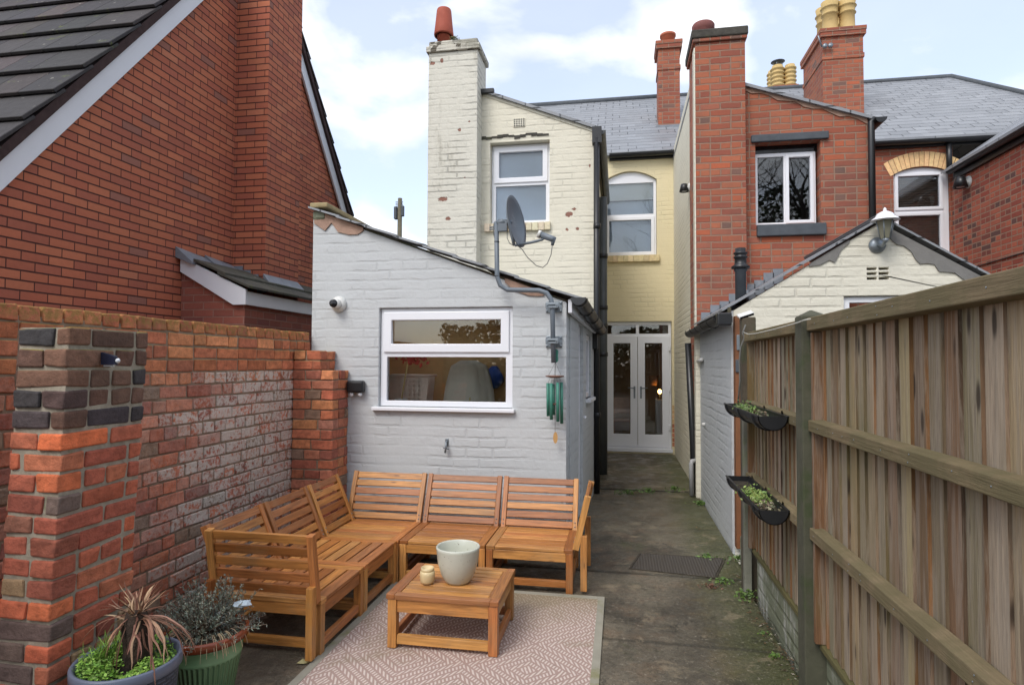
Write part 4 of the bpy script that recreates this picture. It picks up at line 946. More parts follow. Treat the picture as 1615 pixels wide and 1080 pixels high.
m = MB(); m.tube([(pb, 8.3, 0.015), (pb, 8.3, 3.75)], 0.058, 16); dp = m.build('downpipe', M['grey_plastic'], WH)
for z_ in (1.62, 2.0, 2.25, 2.95): MB().lathe([(0.066, -0.03), (0.066, 0.03)], pb, 8.3, z_, 16).build('collar', M['black_plastic'], dp)
m = MB(); c_ = at(936, 536, 'Y', 7.0); m.box(c_.x-0.05, c_.x+0.05, 6.95, 7.09, 1.66, 1.86, grain=False)
m.build('hopper', M['black_plastic'], K, 0.012)

# main rear wall
Ym = 10.3; P = lambda x, y, Y=Ym: at(x, y, 'Y', Y)
mx1 = 1.05; ez = 5.00
a = P(950, 275); b = P(1036, 402); wA_ = (-0.30+0.003, b.x, b.z, P(1036, 282).z); ah = P(990, 270).z-wA_[3]
dd = (P(953, 507), P(1060, 711)); D0 = (dd[0].x, dd[1].x, 0.085, dd[0].z)
MB().prism([[(wx1+0.003, -0.1), (mx1, -0.1), (mx1, ez), (wx1+0.003, ez)], arch(wA_[0]+0.03, wA_[1], wA_[2], wA_[3], ah), rect(*D0)], (0, Ym, 0), (1, 0, 0), (0, 0, 1), (0, -1, 0), 0.22).build('wall', M['yellow_paint'], WH)
mz = P(990, 340).z
wn_ = window(WH, Ym, wA_[0]+0.03, wA_[1], wA_[2], wA_[3], [(wA_[0]+0.09, wA_[1]-0.05, mz+0.03, wA_[3]-0.04, 0), (wA_[0]+0.08, wA_[1]-0.05, wA_[2]+0.03, mz-0.03, 0.04)], rec=0.06,
       outline=arch(wA_[0]+0.034, wA_[1]-0.004, wA_[2]+0.004, wA_[3]-0.004, ah))
B(wA_[0], wA_[1], Ym+0.135, Ym+0.14, P(990, 313).z, wA_[3], grain=False).build('roller_blind', M['blind_white'], WH)
B(wA_[0], wA_[1], Ym+0.20, Ym+0.21, wA_[2], P(990, 313).z-0.0, grain=False).build('net_curtain', M['blind_grey'], WH)
brick_strip(mm := MB(), wA_[0]+0.01, wA_[1]+0.04, Ym-0.06, Ym+0.02, wA_[2]-0.11, wA_[2]-0.004, 11, [(0.66, 0.56, 0.34), (0.58, 0.50, 0.30)], 0.002); mm.build('sill', M['buff_brick'], WH, 0.004)
# french doors
x0, x1, z0, z1 = D0; tz = P(1000, 529).z; xm = (x0+x1)/2
fd = MB().prism([rect(x0+0.004, x1-0.004, z0, z1-0.004), rect(x0+0.05, xm-0.025, tz+0.03, z1-0.06), rect(xm+0.025, x1-0.05, tz+0.03, z1-0.06), rect(x0+0.05, x1-0.05, z0+0.06, tz-0.02)], (0, Ym+0.05, 0), (1, 0, 0), (0, 0, 1), (0, -1, 0), 0.07).build('french_door', M['upvc'], WH, 0.004)
B(x0-0.01, x1+0.01, Ym-0.03, Ym+0.045, z0-0.04, z0+0.02, grain=False).build('threshold', M['upvc'], fd, 0.004)
for (a, b) in ((x0+0.05, xm-0.025), (xm+0.025, x1-0.05)): B(a+0.001, b-0.001, Ym+0.08, Ym+0.086, tz+0.031, z1-0.061, grain=False).build('pane', M['glass'], fd)
for i, (a, b) in enumerate(((x0+0.035, xm-0.003), (xm+0.003, x1-0.035))):
    lf = MB().prism([rect(a, b, z0+0.04, tz-0.005), rect(a+0.115, b-0.115, z0+0.24, tz-0.125)], (0, Ym+0.035, 0), (1, 0, 0), (0, 0, 1), (0, -1, 0), 0.06).build('door_leaf', M['upvc'], fd, 0.005)
    B(a+0.116, b-0.116, Ym+0.062, Ym+0.068, z0+0.241, tz-0.126, grain=False).build('pane', M['glass'], fd)
    hx = (b-0.05) if i == 0 else (a+0.05); s_ = -1 if i == 0 else 1
    m = MB(); m.box(hx-0.014, hx+0.014, Ym+0.024, Ym+0.034, 0.92, 1.12, grain=False); m.tube([(hx, Ym+0.02, 1.09), (hx, Ym-0.02, 1.09), (hx+s_*0.11, Ym-0.02, 1.095)], 0.009, 8)
    m.build('handle', M['galv'], fd)
for z_ in (0.45, 1.08, 1.75):
    B(x1-0.05, x1-0.02, Ym+0.015, Ym+0.048, z_-0.045, z_+0.045, grain=False).build('hinge', M['upvc'], fd, 0.006)
room(WH, -0.6, 1.4, Ym+0.24, Ym+1.9, 0.05, 2.4, M['room'])
# bare brick patch beside the door
brick_rows = MB(); a, b = P(1059.5, 640), P(1068, 705)
for r in range(9):
    for q in range(2 if r % 2 else 1):
        w_ = 0.10 if r % 2 == 0 else 0.05
        brick_rows.box(a.x+0.006+q*0.055, a.x+0.002+q*0.055+w_, Ym-0.006, Ym+0.0, b.z+0.01+r*0.076, b.z+0.072+r*0.076, c=vary(random.choice([S(190, 130, 100), S(170, 110, 86), S(200, 170, 130)]), 0.1), jit=0.003)
brick_rows.build('bare_bricks', M['buff_brick'], WH)
# slate roof of the main range, ridge and gutter
ry, rzz = 13.6, 7.36
rx0 = at(822, 152, 'Y', ry).x
def roof_slope(m, xa, xb, y0, z0, y1, z1, th=0.05, xtop=None):
    xt = xb if xtop is None else xtop
    m.add([(xa, y0, z0), (xb, y0, z0), (xt, y1, z1), (xa, y1, z1), (xa, y0, z0-th), (xb, y0, z0-th), (xt, y1, z1-th), (xa, y1, z1-th)],
          [(0, 1, 2, 3), (4, 7, 6, 5), (0, 4, 5, 1), (1, 5, 6, 2), (2, 6, 7, 3), (3, 7, 4, 0)])
m = MB(); roof_slope(m, rx0, 0.96, Ym-0.10, ez+0.02, ry, rzz); roof_slope(m, rx0, 0.96, 17.0, ez+0.02, ry+0.004, rzz); m.build('roof', M['slate'], WH)
MB().tube([(rx0, ry, rzz+0.0), (0.96, ry, rzz+0.0)], 0.07, 10).build('ridge', M['lintel'], WH)
m = MB(); half_pipe(m, Vector((wx1+0.12, Ym-0.12, ez-0.02)), Vector((0.90, Ym-0.12, ez-0.02)), 0.06); m.box(wx1+0.12, 0.90, Ym-0.055, Ym-0.002, ez-0.10, ez+0.0, grain=False); m.build('gutter', M['black_plastic'], WH)
def stack(root, px0, px1, ptop, Y, dep, mat, zbase, capn=2, label=None):
    a = at(px0, ptop, 'Y', Y); b = at(px1, ptop, 'Y', Y)
    m = MB(); m.box(a.x, b.x, Y, Y+dep, zbase, a.z-0.15, grain=False); c_ = m.build('chimney', mat, root)
    if label: tag(c_, label)
    m = MB(); m.box(a.x-0.04, b.x+0.04, Y-0.04, Y+dep+0.04, a.z-0.148, a.z-0.075, grain=False); m.build('cap', mat, c_); m = MB(); m.box(a.x-0.015, b.x+0.015, Y-0.015, Y+dep+0.015, a.z-0.55, a.z-0.475, grain=False)
    m.build('band', mat, c_); B(a.x-0.05, b.x+0.05, Y-0.05, Y+dep+0.05, a.z-0.073, a.z, grain=False).build('cap', M['dark_stone'] if capn > 2 else mat, c_, 0.008)
    return c_, a, b
c1, a, b = stack(WH, 1038, 1072, 66, 11.55, 0.50, M['old_red'], 5.4)
MB().lathe([(0.14, 0), (0.13, 0.20), (0.15, 0.21), (0.15, 0.25), (0.12, 0.25)], (a.x+b.x)/2+0.0, 11.8, a.z-0.01, 24).build('chimney_pot', M['terracotta2'], c1)
B(a.x-0.05, b.x+0.09, 11.42, 11.54, 5.72, 5.90, grain=False).build('flashing', M['lead'], c1)

# inside the french doors: the lit lamp, a cabinet, a chair
lp = at(1041, 627, 'Y', 11.1)
cab = thing('cabinet', (lp.x, 11.25, 0.05), 'white cabinet just inside the french doors', 'cabinet')
B(lp.x-0.06, lp.x+0.30, 11.1, 11.5, 0.05, 0.86, grain=False).build('body', M['blind_white'], cab, 0.005)
B(lp.x-0.05, lp.x+0.29, 11.085, 11.099, 0.10, 0.80, grain=False).build('door', M['blind_white'], cab, 0.004)
lm = thing('table_lamp', (lp.x, 11.25, 0.86), 'lit table lamp on the white cabinet inside the french doors', 'lamp')
MB().lathe([(0.05, 0), (0.05, 0.012), (0.012, 0.02), (0.012, 0.10)], lp.x, 11.2, 0.862, 16).build('base', M['black_plastic'], lm)
tE = NT('lit_bulb'); tE.b.inputs['Emission Color'].default_value = (1, 0.50, 0.14, 1); tE.b.inputs['Emission Strength'].default_value = 14; tE.color((1, .8, .5, 1))
MB().lathe([(0.012, 0), (0.028, 0.02), (0.033, 0.045), (0.02, 0.07), (0, 0.078)], lp.x, 11.2, 0.96, 16).build('bulb', tE.m, lm)
M['shade'] = flat_mat('brown_lamp_shade', S(170, 120, 80), 0.8, noise=0.1)
MB().lathe([(0.055, 0.0), (0.09, 0.18), (0.087, 0.18), (0.052, 0.0)], lp.x-0.10, 11.3, 1.10, 20).build('shade', M['shade'], lm)
chp = at(982, 680, 'Y', 11.0)
chr_ = thing('dining_chair', (chp.x, 11.0, 0.05), 'pale wooden dining chair behind the left french door leaf', 'chair')
M['chair'] = flat_mat('pale_chair_wood', S(165, 130, 105), 0.6, noise=0.2)
B(chp.x-0.18, chp.x+0.18, 10.85, 11.2, 0.47, 0.50, grain=False).build('seat', M['chair'], chr_, 0.008)
for sx in (-0.15, 0.15):
    for sy in (10.88, 11.17): B(chp.x+sx-0.015, chp.x+sx+0.015, sy-0.015, sy+0.015, 0.05, 0.468, grain=False).build('leg', M['chair'], chr_)
B(chp.x-0.17, chp.x+0.17, 11.18, 11.20, 0.60, 0.88, grain=False).build('backrest', M['chair'], chr_, 0.008)

# ------------------------------------------------------------------ red brick neighbour
RH = thing('terraced_house', (3.0, 8.8, 0), 'red brick terraced house with a tall chimney breast and two-pane dark window', 'house')
Yr = 7.26; P = lambda x, y, Y=Yr: at(x, y, 'Y', Y)
ra = P(1178, 139); rb = P(1369, 189); rs = (rb.z-ra.z)/(rb.x-ra.x); rz2 = lambda x: rb.z+rs*(x-rb.x)
rx1 = rb.x; sxn = 0.885; a = P(1191, 226); b = P(1295.5, 352); W2 = (a.x, b.x, b.z, a.z)
MB().prism([[(sxn, -0.1), (rx1, -0.1), (rx1, rz2(rx1)), (sxn, rz2(sxn))], rect(*W2)], (0, Yr, 0), (1, 0, 0), (0, 0, 1), (0, -1, 0), 0.22).build('wall', M['old_red'], RH)
wall_x(m := MB(), sxn-0.012, [[(Yr, -0.1), (Ym, -0.1), (Ym, 5.03), (Yr, 5.03)]], 0.20, -1)
m.build('side_wall', M['cream_paint'], RH)
wz = P(1240, 236).z
xm = (W2[0]+W2[1])/2-0.005
window(RH, Yr, W2[0], W2[1]-0.02, W2[2], wz, [(W2[0]+0.045, xm-0.015, W2[2]+0.045, wz-0.045, 0), (xm+0.02, W2[1]-0.065, W2[2]+0.045, wz-0.045, 0.02)], rec=0.10)
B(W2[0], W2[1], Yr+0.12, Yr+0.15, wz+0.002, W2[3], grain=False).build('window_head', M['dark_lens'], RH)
room(RH, W2[0]-0.3, W2[1]+0.2, Yr+0.24, Yr+1.7, W2[2]-0.6, W2[3]+0.1, M['room_dark'])
a = P(1184, 216); b = P(1306, 224); B(a.x, b.x, Yr-0.04, Yr-0.001, W2[3]+0.0, W2[3]+0.085, grain=False).build('lintel', M['lintel'], RH, 0.01)
a = P(1193, 352); b = P(1302, 370); B(a.x, b.x, Yr-0.05, Yr+0.09, W2[2]-0.135, W2[2]-0.003, grain=False).build('sill', M['lintel'], RH, 0.01)
# chimney breast
Yq = 7.12; P = lambda x, y, Y=Yq: at(x, y, 'Y', Y)
qx0, qx1 = 0.853, P(1177, 300).x; qt = P(1130, 66).z
m = MB(); m.box(qx0, qx1, Yq, Yq+0.62, -0.1, qt, grain=False); q = m.build('chimney', M['old_red'], RH, 0.006)
m = MB(); m.box(qx0-0.015, qx0-0.002, Yq+0.002, Yr-0.001, -0.1, qt-0.05, grain=False); m.build('painted_side', M['cream_paint'], q)
B(qx0-0.017, 0.905, Yq-0.012, Yq-0.002, -0.1, 1.93, grain=False).build('painted_foot', M['cream_paint'], q)
m = MB(); m.box(qx0-0.03, qx1+0.02, Yq-0.03, Yq+0.65, qt+0.002, qt+0.08, grain=False); m.build('cap', M['old_red'], q, 0.01)
m = MB(); m.box(qx0-0.045, qx1+0.03, Yq-0.045, Yq+0.66, qt+0.04, qt+0.14, grain=False); m.build('cap', M['dark_stone'], q, 0.015)
pc = at(1109, 40, 'Y', Yq+0.3)
MB().lathe([(0.115, 0), (0.105, 0.13), (0.13, 0.16), (0.132, 0.22), (0.12, 0.24), (0.09, 0.24)], pc.x, Yq+0.3, qt+0.13, 26).build('chimney_pot', M['terracotta3'], q)
# wing roof
m = MB(); slab(m, sxn-0.02, rx1+0.09, rz2(sxn)+0.04, rz2(rx1+0.09)+0.035, Yr-0.05, 11.0); m.build('roof', M['slate'], RH)
m = MB(); n = 14
for i in range(n):
    a, b = lerp(qx1, rx1-0.01, i/n), lerp(qx1, rx1-0.01, (i+1)/n); d0 = 0.035+0.02*math.sin(i*1.9); d1 = 0.035+0.02*math.sin(i*1.9+1.9)
    m.prism([[(a, rz2(a)-d0), (b, rz2(b)-d1), (b, rz2(b)+0.002), (a, rz2(a)+0.002)]], (0, Yr-0.012, 0), (1, 0, 0), (0, 0, 1), (0, -1, 0), 0.011)
m.build('verge_mortar', M['pink_mortar'], RH)
m = MB(); half_pipe(m, Vector((rx1+0.09, Yr-0.12, rz2(rx1)-0.02)), Vector((rx1+0.09, 10.15, rz2(rx1)-0.06)), 0.06); m.build('gutter', M['black_plastic'], RH)
px_ = at(1375.5, 300, 'Y', Yr-0.06).x
m = MB(); m.tube([(px_, Yr-0.06, 2.2), (px_, Yr-0.06, rz2(rx1)-0.05), (px_+0.04, Yr-0.06, rz2(rx1)-0.02)], 0.035, 12); m.build('downpipe', M['black_plastic'], RH)
B(rx1+0.002, rx1+0.006, Yr+0.05, 10.2, -0.1, rz2(rx1)-0.02, grain=False).build('side_wall', M['old_red'], RH)
# main rear wall to the right
P = lambda x, y, Y=Ym: at(x, y, 'Y', Y)
mr1 = 5.04; a = P(1409, 272); b = P(1502, 400); W3 = (a.x, b.x, b.z, a.z); ah3 = 0.07
MB().prism([[(rx1+0.01, -0.1), (mr1, -0.1), (mr1, ez-0.05), (rx1+0.01, ez-0.05)], arch(W3[0], W3[1]-0.01, W3[2], W3[3], ah3)], (0, Ym, 0), (1, 0, 0), (0, 0, 1), (0, -1, 0), 0.22).build('wall', M['old_red'], RH)
mz = P(1450, 333).z
window(RH, Ym, W3[0], W3[1]-0.01, W3[2], W3[3], [(W3[0]+0.05, W3[1]-0.11, mz+0.045, W3[3]-0.03, 0.03), (W3[0]+0.05, W3[1]-0.11, W3[2]+0.06, mz-0.03, 0.03)], rec=0.05,
       outline=arch(W3[0]+0.004, W3[1]-0.014, W3[2]+0.004, W3[3]-0.004, ah3))
m = MB(); z_ = W3[2]
while z_ < W3[3]:
    m.box(W3[0], W3[1], Ym+0.17, Ym+0.19, z_, z_+0.030, Matrix.Identity(4), grain=False); z_ += 0.038
m.build('venetian_blind', M['blind_brown'], RH)
B(W3[0], W3[1], Ym+0.215, Ym+0.219, W3[2], W3[3]+0.08, grain=False).build('curtain', M['room_dark'], RH)
m = MB(); na = 15; xc = (W3[0]+W3[1])/2; w_ = (W3[1]-W3[0])/2+0.03; Ra = 1.05
for k in range(na):
    a0 = -0.52+1.04*(k+0.06)/na; a1 = -0.52+1.04*(k+0.94)/na; zc = W3[3]+ah3-Ra+0.005; sc_ = 1.0
    vs = []
    for aa, rr in ((a0, Ra), (a1, Ra), (a1, Ra+0.23), (a0, Ra+0.23)): vs.append((xc+rr*math.sin(aa)*0.86, zc+rr*math.cos(aa)))
    m.prism([vs], (0, Ym-0.006, 0), (1, 0, 0), (0, 0, 1), (0, -1, 0), 0.0055, vary(S(222, 190, 140), 0.1))
m.build('arch', M['buff_brick'], RH)
m = MB(); rxe = at(1500, 127, 'Y', ry).x
roof_slope(m, 0.963, 7.6, Ym-0.10, ez+0.0, ry, rzz, xtop=rxe)
m.add([(7.6, Ym-0.10, ez), (7.6, 17.0, ez), (rxe, ry, rzz)], [(0, 1, 2)])
roof_slope(m, 0.963, 7.6, 17.0, ez, ry+0.004, rzz, xtop=rxe)
m.build('roof', M['slate'], RH)
MB().tube([(0.963, ry, rzz), (rxe, ry, rzz), (7.6, Ym-0.1, ez+0.01)], 0.06, 10).build('ridge', M['lintel'], RH)
m = MB(); half_pipe(m, Vector((rx1+0.2, Ym-0.12, ez-0.06)), Vector((mr1+0.6, Ym-0.12, ez-0.06)), 0.06); m.box(rx1+0.2, mr1+0.6, Ym-0.055, Ym-0.002, ez-0.14, ez-0.052, grain=False); m.build('gutter', M['black_plastic'], RH)
px_ = at(1497, 250, 'Y', Ym-0.08).x
m = MB(); m.tube([(px_, Ym-0.08, ez-0.1), (px_, Ym-0.08, 4.42)], 0.04, 12); m.build('downpipe', M['black_plastic'], RH)
c2, a, b = stack(RH, 1297, 1361, 47, 11.45, 1.15, M['old_red'], 5.4, label='tall stack with buff pots and stepped brick bands')
for (px0, yy, h_) in ((1309, 11.7, 0.62), (1336, 11.7, 0.62), (1300, 12.15, 0.75), (1325, 12.3, 0.75)):
    xq = at(px0, 40, 'Y', yy).x
    MB().lathe([(0.19, 0), (0.15, 0.05), (0.13, 0.12), (0.125, h_*0.6), (0.15, h_*0.62), (0.125, h_*0.66), (0.14, h_*0.8), (0.16, h_*0.82), (0.13, h_*0.86), (0.15, h_), (0.10, h_)], xq, yy, a.z-0.01, 24).build('chimney_pot', M['buff_clay'], c2)
m = MB()
for s_ in (0, 0.09): m.lathe([(0.04, 0), (0.04, 0.03), (0.0, 0.031)], n=12, M=Matrix.Translation((a.x+0.02+s_, 11.40, a.z-0.33)) @ RX)
m.tube([(a.x-0.02, 11.42, a.z-0.33), (a.x-0.1, 11.36, a.z-0.15)], 0.012, 6); m.build('aerial_bracket', M['galv'], c2)
# more distant stack: its pots show over the ridge
FS = thing('chimney_stack', at(1236, 145, 'Y', 15.2), 'distant chimney stack with banded buff pots showing over the slate ridge', 'chimney')
a = at(1216, 140, 'Y', 15.2); b = at(1256, 140, 'Y', 15.2)
B(a.x, b.x, 15.0, 15.5, 6.2, a.z-0.02, grain=False).build('stack', M['old_red'], FS)
for px0, yy, r_s in ((1226, 15.2, 1.0), (1246, 15.2, 0.9), (1219, 15.45, 0.9)):
    xq = at(px0, 120, 'Y', yy).x; pf = [(0.15, 0)]
    for k in range(5): pf += [(0.13, 0.04+k*0.10), (0.16, 0.06+k*0.10), (0.16, 0.085+k*0.10), (0.13, 0.10+k*0.10)]
    MB().lathe([(r*r_s, h) for r, h in pf+[(0.12, 0.56), (0.08, 0.56)]], xq, yy, a.z-0.03, 20).build('chimney_pot', M['buff_clay'], FS)
xq = at(1227, 120, 'Y', 15.2).x
m = MB().lathe([(0.16, 0), (0.02, 0.04), (0, 0.04)], xq, 15.2, a.z+0.63, 16)
for k in range(3): m.tube([(xq+0.1*math.cos(k*2.1), 15.2+0.1*math.sin(k*2.1), a.z+0.5), (xq+0.1*math.cos(k*2.1), 15.2+0.1*math.sin(k*2.1), a.z+0.64)], 0.008, 5)
m.build('cowl', M['galv'], FS)
# third house on the far right
TH = thing('brick_outrigger', (6.5, 8.2, 0), 'red brick wing with black eaves gutter at the far right behind the fence', 'building')
m = MB(); wall_x(m, 5.02, [[(5.5, -0.1), (Ym-0.003, -0.1), (Ym-0.003, 4.36), (5.5, 4.36)]], 0.22, -1); m.box(5.242, 8.0, 5.5, 5.72, -0.1, 4.36, grain=False); m.build('wall', M['right_brick'], TH)
m = MB(); half_pipe(m, Vector((4.92, 5.4, 4.40)), Vector((4.92, Ym-0.15, 4.44)), 0.06); m.box(4.975, 5.018, 5.4, Ym-0.15, 4.30, 4.43, grain=False); m.build('gutter', M['black_plastic'], TH)
m = MB(); m.add([(4.86, 5.4, 4.46), (4.86, 10.28, 4.46), (7.5, 10.28, 6.3), (7.5, 5.4, 6.3), (4.86, 5.4, 4.42), (4.86, 10.28, 4.42), (7.5, 10.28, 6.26), (7.5, 5.4, 6.26)], [(0, 3, 2, 1), (4, 5, 6, 7), (0, 1, 5, 4), (1, 2, 6, 5), (2, 3, 7, 6), (3, 0, 4, 7)])
m.build('roof', M['slate'], TH)
MB().tube([(5.01, 9.9, 2.90), (5.01, 8.6, 2.92), (5.01, 7.2, 2.97)], 0.008, 6).build('cable', M['cable'], TH)
def wall_lamp(name, c_, axis, label, s=1.0):
    t = thing(name, c_, label, 'lamp')
    Mx = Matrix.Translation(c_) @ Matrix.Rotation(R(-90) if axis == 'x-' else R(90), 4, 'Y')
    MB().lathe([(0.055*s, 0.001), (0.055*s, 0.015), (0.03*s, 0.02), (0.025*s, 0.05*s), (0, 0.05*s)], n=18, M=Mx).build('base', M['white_plastic'], t)
    d = -1 if axis == 'x-' else 1; p_ = Vector(c_)+Vector((d*0.07*s, 0, 0))
    MB().lathe([(0.025*s, 0.05*s), (0.04*s, 0.045*s), (0.06*s, -0.05*s), (0.05*s, -0.05*s), (0.0, 0.03*s)], p_.x, p_.y, p_.z, 18).build('shade', M['black_plastic'], t)
    MB().lathe([(0.03*s, 0), (0.032*s, -0.045*s), (0, -0.05*s)], p_.x, p_.y, p_.z, 14).build('bulb', M['led'], t)
c_ = at(1088, 296, 'X', sxn-0.014); wall_lamp('wall_lamp', c_, 'x-', 'small outdoor lamp on the cream side wall beside the red chimney breast')
c_ = at(1528, 287, 'X', 5.02); wall_lamp('wall_lamp', c_, 'x-', 'small black outdoor lamp on the far right red brick wall', 1.6)

# ------------------------------------------------------------------ outhouse
OH = thing('outhouse', (2.0, 6.2, 0), 'low outhouse with a cream gable and grey painted side wall, behind the fence', 'outhouse')
Yo = 5.16; ox0, oxa, ox1 = 0.905, 1.99, 3.075; oz0, oza = 1.93, 2.60
a = at(1366, 420, 'Y', Yo); b = at(1404, 442, 'Y', Yo)
hl = []
for i in range(2):
    for j in range(3): hl.append(rect(lerp(a.x, b.x, (i+0.06)/2), lerp(a.x, b.x, (i+0.90)/2), lerp(b.z, a.z, (j+0.18)/3), lerp(b.z, a.z, (j+0.70)/3)))
wv = at(1331, 467, 'Y', Yo)
MB().prism([[(ox0, -0.1), (ox1, -0.1), (ox1, oz0), (oxa, oza), (ox0, oz0)]]+hl+[rect(wv.x, wv.x+0.6, 1.2, wv.z)], (0, Yo, 0), (1, 0, 0), (0, 0, 1), (0, -1, 0), 0.20).build('wall', M['outhouse_paint'], OH, 0.005)
B(a.x-0.02, b.x+0.02, Yo+0.11, Yo+0.12, b.z-0.02, a.z+0.02, grain=False).build('air_brick', M['dark_lens'], OH)
window(OH, Yo, wv.x, wv.x+0.6, 1.2, wv.z, [(wv.x+0.05, wv.x+0.55, 1.25, wv.z-0.05, 0)], rec=0.03)
wall_x(m := MB(), 0.885, [[(Yo, -0.1), (7.10, -0.1), (7.10, 1.90), (Yo, 1.93)]], 0.019, -1)
m.build('side_wall', M['grey_paint'], OH)
m = MB()
for (xa, za, xb, zb, yo) in ((ox0-0.09, oz0-0.01, oxa+0.01, oza+0.045, 0), (oxa-0.008, oza+0.05, ox1+0.1, oz0-0.01, 0.003)):
    slab(m, xa, xb, za+0.022, zb+0.0, Yo-0.03-yo, 7.09, 0.018)
m.build('roof', M['slate'], OH)
m = MB()
ridge = [(1.36, 0.02), (1.42, 0.05), (1.50, 0.03), (1.56, 0.005)]
zo = lambda x: (oz0+(x-ox0)/(oxa-ox0)*(oza-oz0)) if x < oxa else (oza-(x-oxa)/(ox1-oxa)*(oza-oz0))
def fil2(pts):
    for i in range(len(pts)-1):
        (a_, da), (b_, db) = pts[i], pts[i+1]
        m.prism([[(a_, zo(a_)-da), (b_, zo(b_)-db), (b_, zo(b_)+0.01), (a_, zo(a_)+0.01)]], (0, Yo-0.012, 0), (1, 0, 0), (0, 0, 1), (0, -1, 0), 0.011)
fil2([(1.48, 0.01), (1.56, 0.05), (1.63, 0.055), (1.67, 0.10), (1.72, 0.03), (1.78, 0.012)]); m.build('verge_mortar', M['grey_mortar'], OH); m = MB()
fil2([(2.03, 0.06), (2.08, 0.075), (2.12, 0.088), (2.17, 0.07), (2.22, 0.085), (2.25, 0.13), (2.28, 0.145), (2.33, 0.11), (2.38, 0.09), (2.41, 0.125), (2.46, 0.10), (2.52, 0.07), (2.57, 0.085), (2.62, 0.09), (2.66, 0.05), (2.70, 0.045), (2.78, 0.015)])
m.build('verge_mortar', M['grey_mortar'], OH)
m = MB(); half_pipe(m, Vector((0.80, Yo-0.10, 1.875)), Vector((0.80, 7.35, 1.86)), 0.058); g = m.build('gutter', M['black_plastic'], OH)
for k in range(6):
    y_ = Yo-0.08+k*0.42; m = MB(); half_pipe(m, Vector((0.80, y_, 1.874)), Vector((0.80, y_+0.035, 1.874)), 0.067, ends=False); m.box(0.85, 0.884, y_, y_+0.02, 1.83, 1.88, grain=False); m.build('bracket', M['black_plastic'], g)
B(0.855, 0.882, Yo-0.03, 7.09, 1.87, 1.955, grain=False).build('fascia', M['dark_timber'], OH)
c_ = at(1148, 493, 'Y', Yo-0.12); B(0.75, 0.86, Yo-0.20, Yo-0.105, 1.80, 1.90, grain=False).build('gutter_end', M['black_plastic'], OH, 0.01)
m = MB(); m.tube([at(1085, 541, 'Y', 7.25), at(1093, 700, 'Y', 7.25), at(1095, 778, 'Y', 7.25)], 0.036, 14); m.build('downpipe', M['black_plastic'], OH)
m = MB(); m.tube([at(1099, 726, 'Y', 7.2), at(1091, 727, 'Y', 7.15), at(1090, 733, 'Y', 7.15), at(1091, 781, 'Y', 7.15)], 0.026, 12); m.build('waste_pipe', M['pale_pipe'], OH)
m = MB(); m.tube([at(1107, 567, 'X', 0.86), at(1101, 570, 'X', 0.86)], 0.02, 10); m.build('overflow_pipe', M['white_plastic'], OH)
c_ = at(1112, 669, 'X', 0.883); m = MB(); m.tube([c_, c_+Vector((-0.03, 0, 0))], 0.018, 12); m.build('overflow_pipe', M['white_plastic'], OH)
m = MB()
p0 = [(1.05, 2.12), (1.40, 2.32), (1.75, 2.50), (1.75, 2.58), (1.40, 2.42), (1.05, 2.28)]
for i in range(9):
    xa = 0.90+i*0.10; z_ = zo(xa)+0.03; m.box(xa, xa+0.11, Yq-0.012 if xa < qx1 else Yr-0.012, Yq-0.001 if xa < qx1 else Yr-0.001, z_-0.05, z_+0.12+0.02*(i % 2), grain=False)
m.build('flashing', M['lead'], OH)
fx = at(1168, 430, 'Y', 6.3)
fl = thing('flue', (fx.x, 6.3, 2.1), 'black metal flue with a ribbed cowl on the outhouse roof', 'flue')
MB().lathe([(0.052, 0), (0.052, 0.33), (0.060, 0.335), (0.060, 0.36)], fx.x, 6.3, 2.08, 22).build('pipe', M['lintel'], fl)
MB().lathe([(0.085, 0), (0.090, 0.02), (0.058, 0.04), (0.055, 0.10), (0.066, 0.105), (0.066, 0.12), (0.055, 0.125), (0.055, 0.14), (0.066, 0.145), (0.066, 0.16), (0.05, 0.165), (0.05, 0.20), (0.03, 0.205), (0, 0.205)], fx.x, 6.3, 2.44, 22).build('cowl', M['black_plastic'], fl)
# coach lantern on the gable
lc = at(1385, 380, 'Y', Yo); lt = thing('coach_lantern', lc, 'white topped coach lantern at the peak of the cream gable', 'lamp')
px = lc.x; py = Yo-0.13
MB().lathe([(0.062, 0.001), (0.062, 0.012), (0.03, 0.03), (0, 0.032)], n=20, M=Matrix.Translation((px-0.01, Yo, 2.43)) @ RX).build('wall_plate', M['galv'], lt)
MB().tube([(px-0.01, Yo-0.02, 2.43), (px-0.005, Yo-0.09, 2.41), (px, py, 2.435), (px, py, 2.455)], [0.012, 0.012, 0.014, 0.03], 10).build('arm', M['galv'], lt)
gm = NT('frosted_lantern_glass'); gm.color(S(150, 148, 128)); gm.rough(0.15); gm.b.inputs['Transmission Weight'].default_value = 0.35
MB().lathe([(0.030, 0), (0.034, 0.004), (0.060, 0.135), (0.060, 0.14)], px, py, 2.455, 6, smooth=False).build('glass_body', gm.m, lt)
m = MB()
for k in range(6):
    a_ = math.pi/3*k; m.tube([(px+0.036*math.cos(a_), py+0.036*math.sin(a_), 2.455), (px+0.063*math.cos(a_), py+0.063*math.sin(a_), 2.595)], 0.004, 6)
m.build('glazing_bar', M['galv'], lt)
MB().lathe([(0.102, 0), (0.096, 0.006), (0.066, 0.028), (0.054, 0.052), (0.026, 0.068), (0.010, 0.074), (0.013, 0.084), (0.008, 0.094), (0, 0.102)], px, py, 2.595, 24).build('cap', M['upvc'], lt)
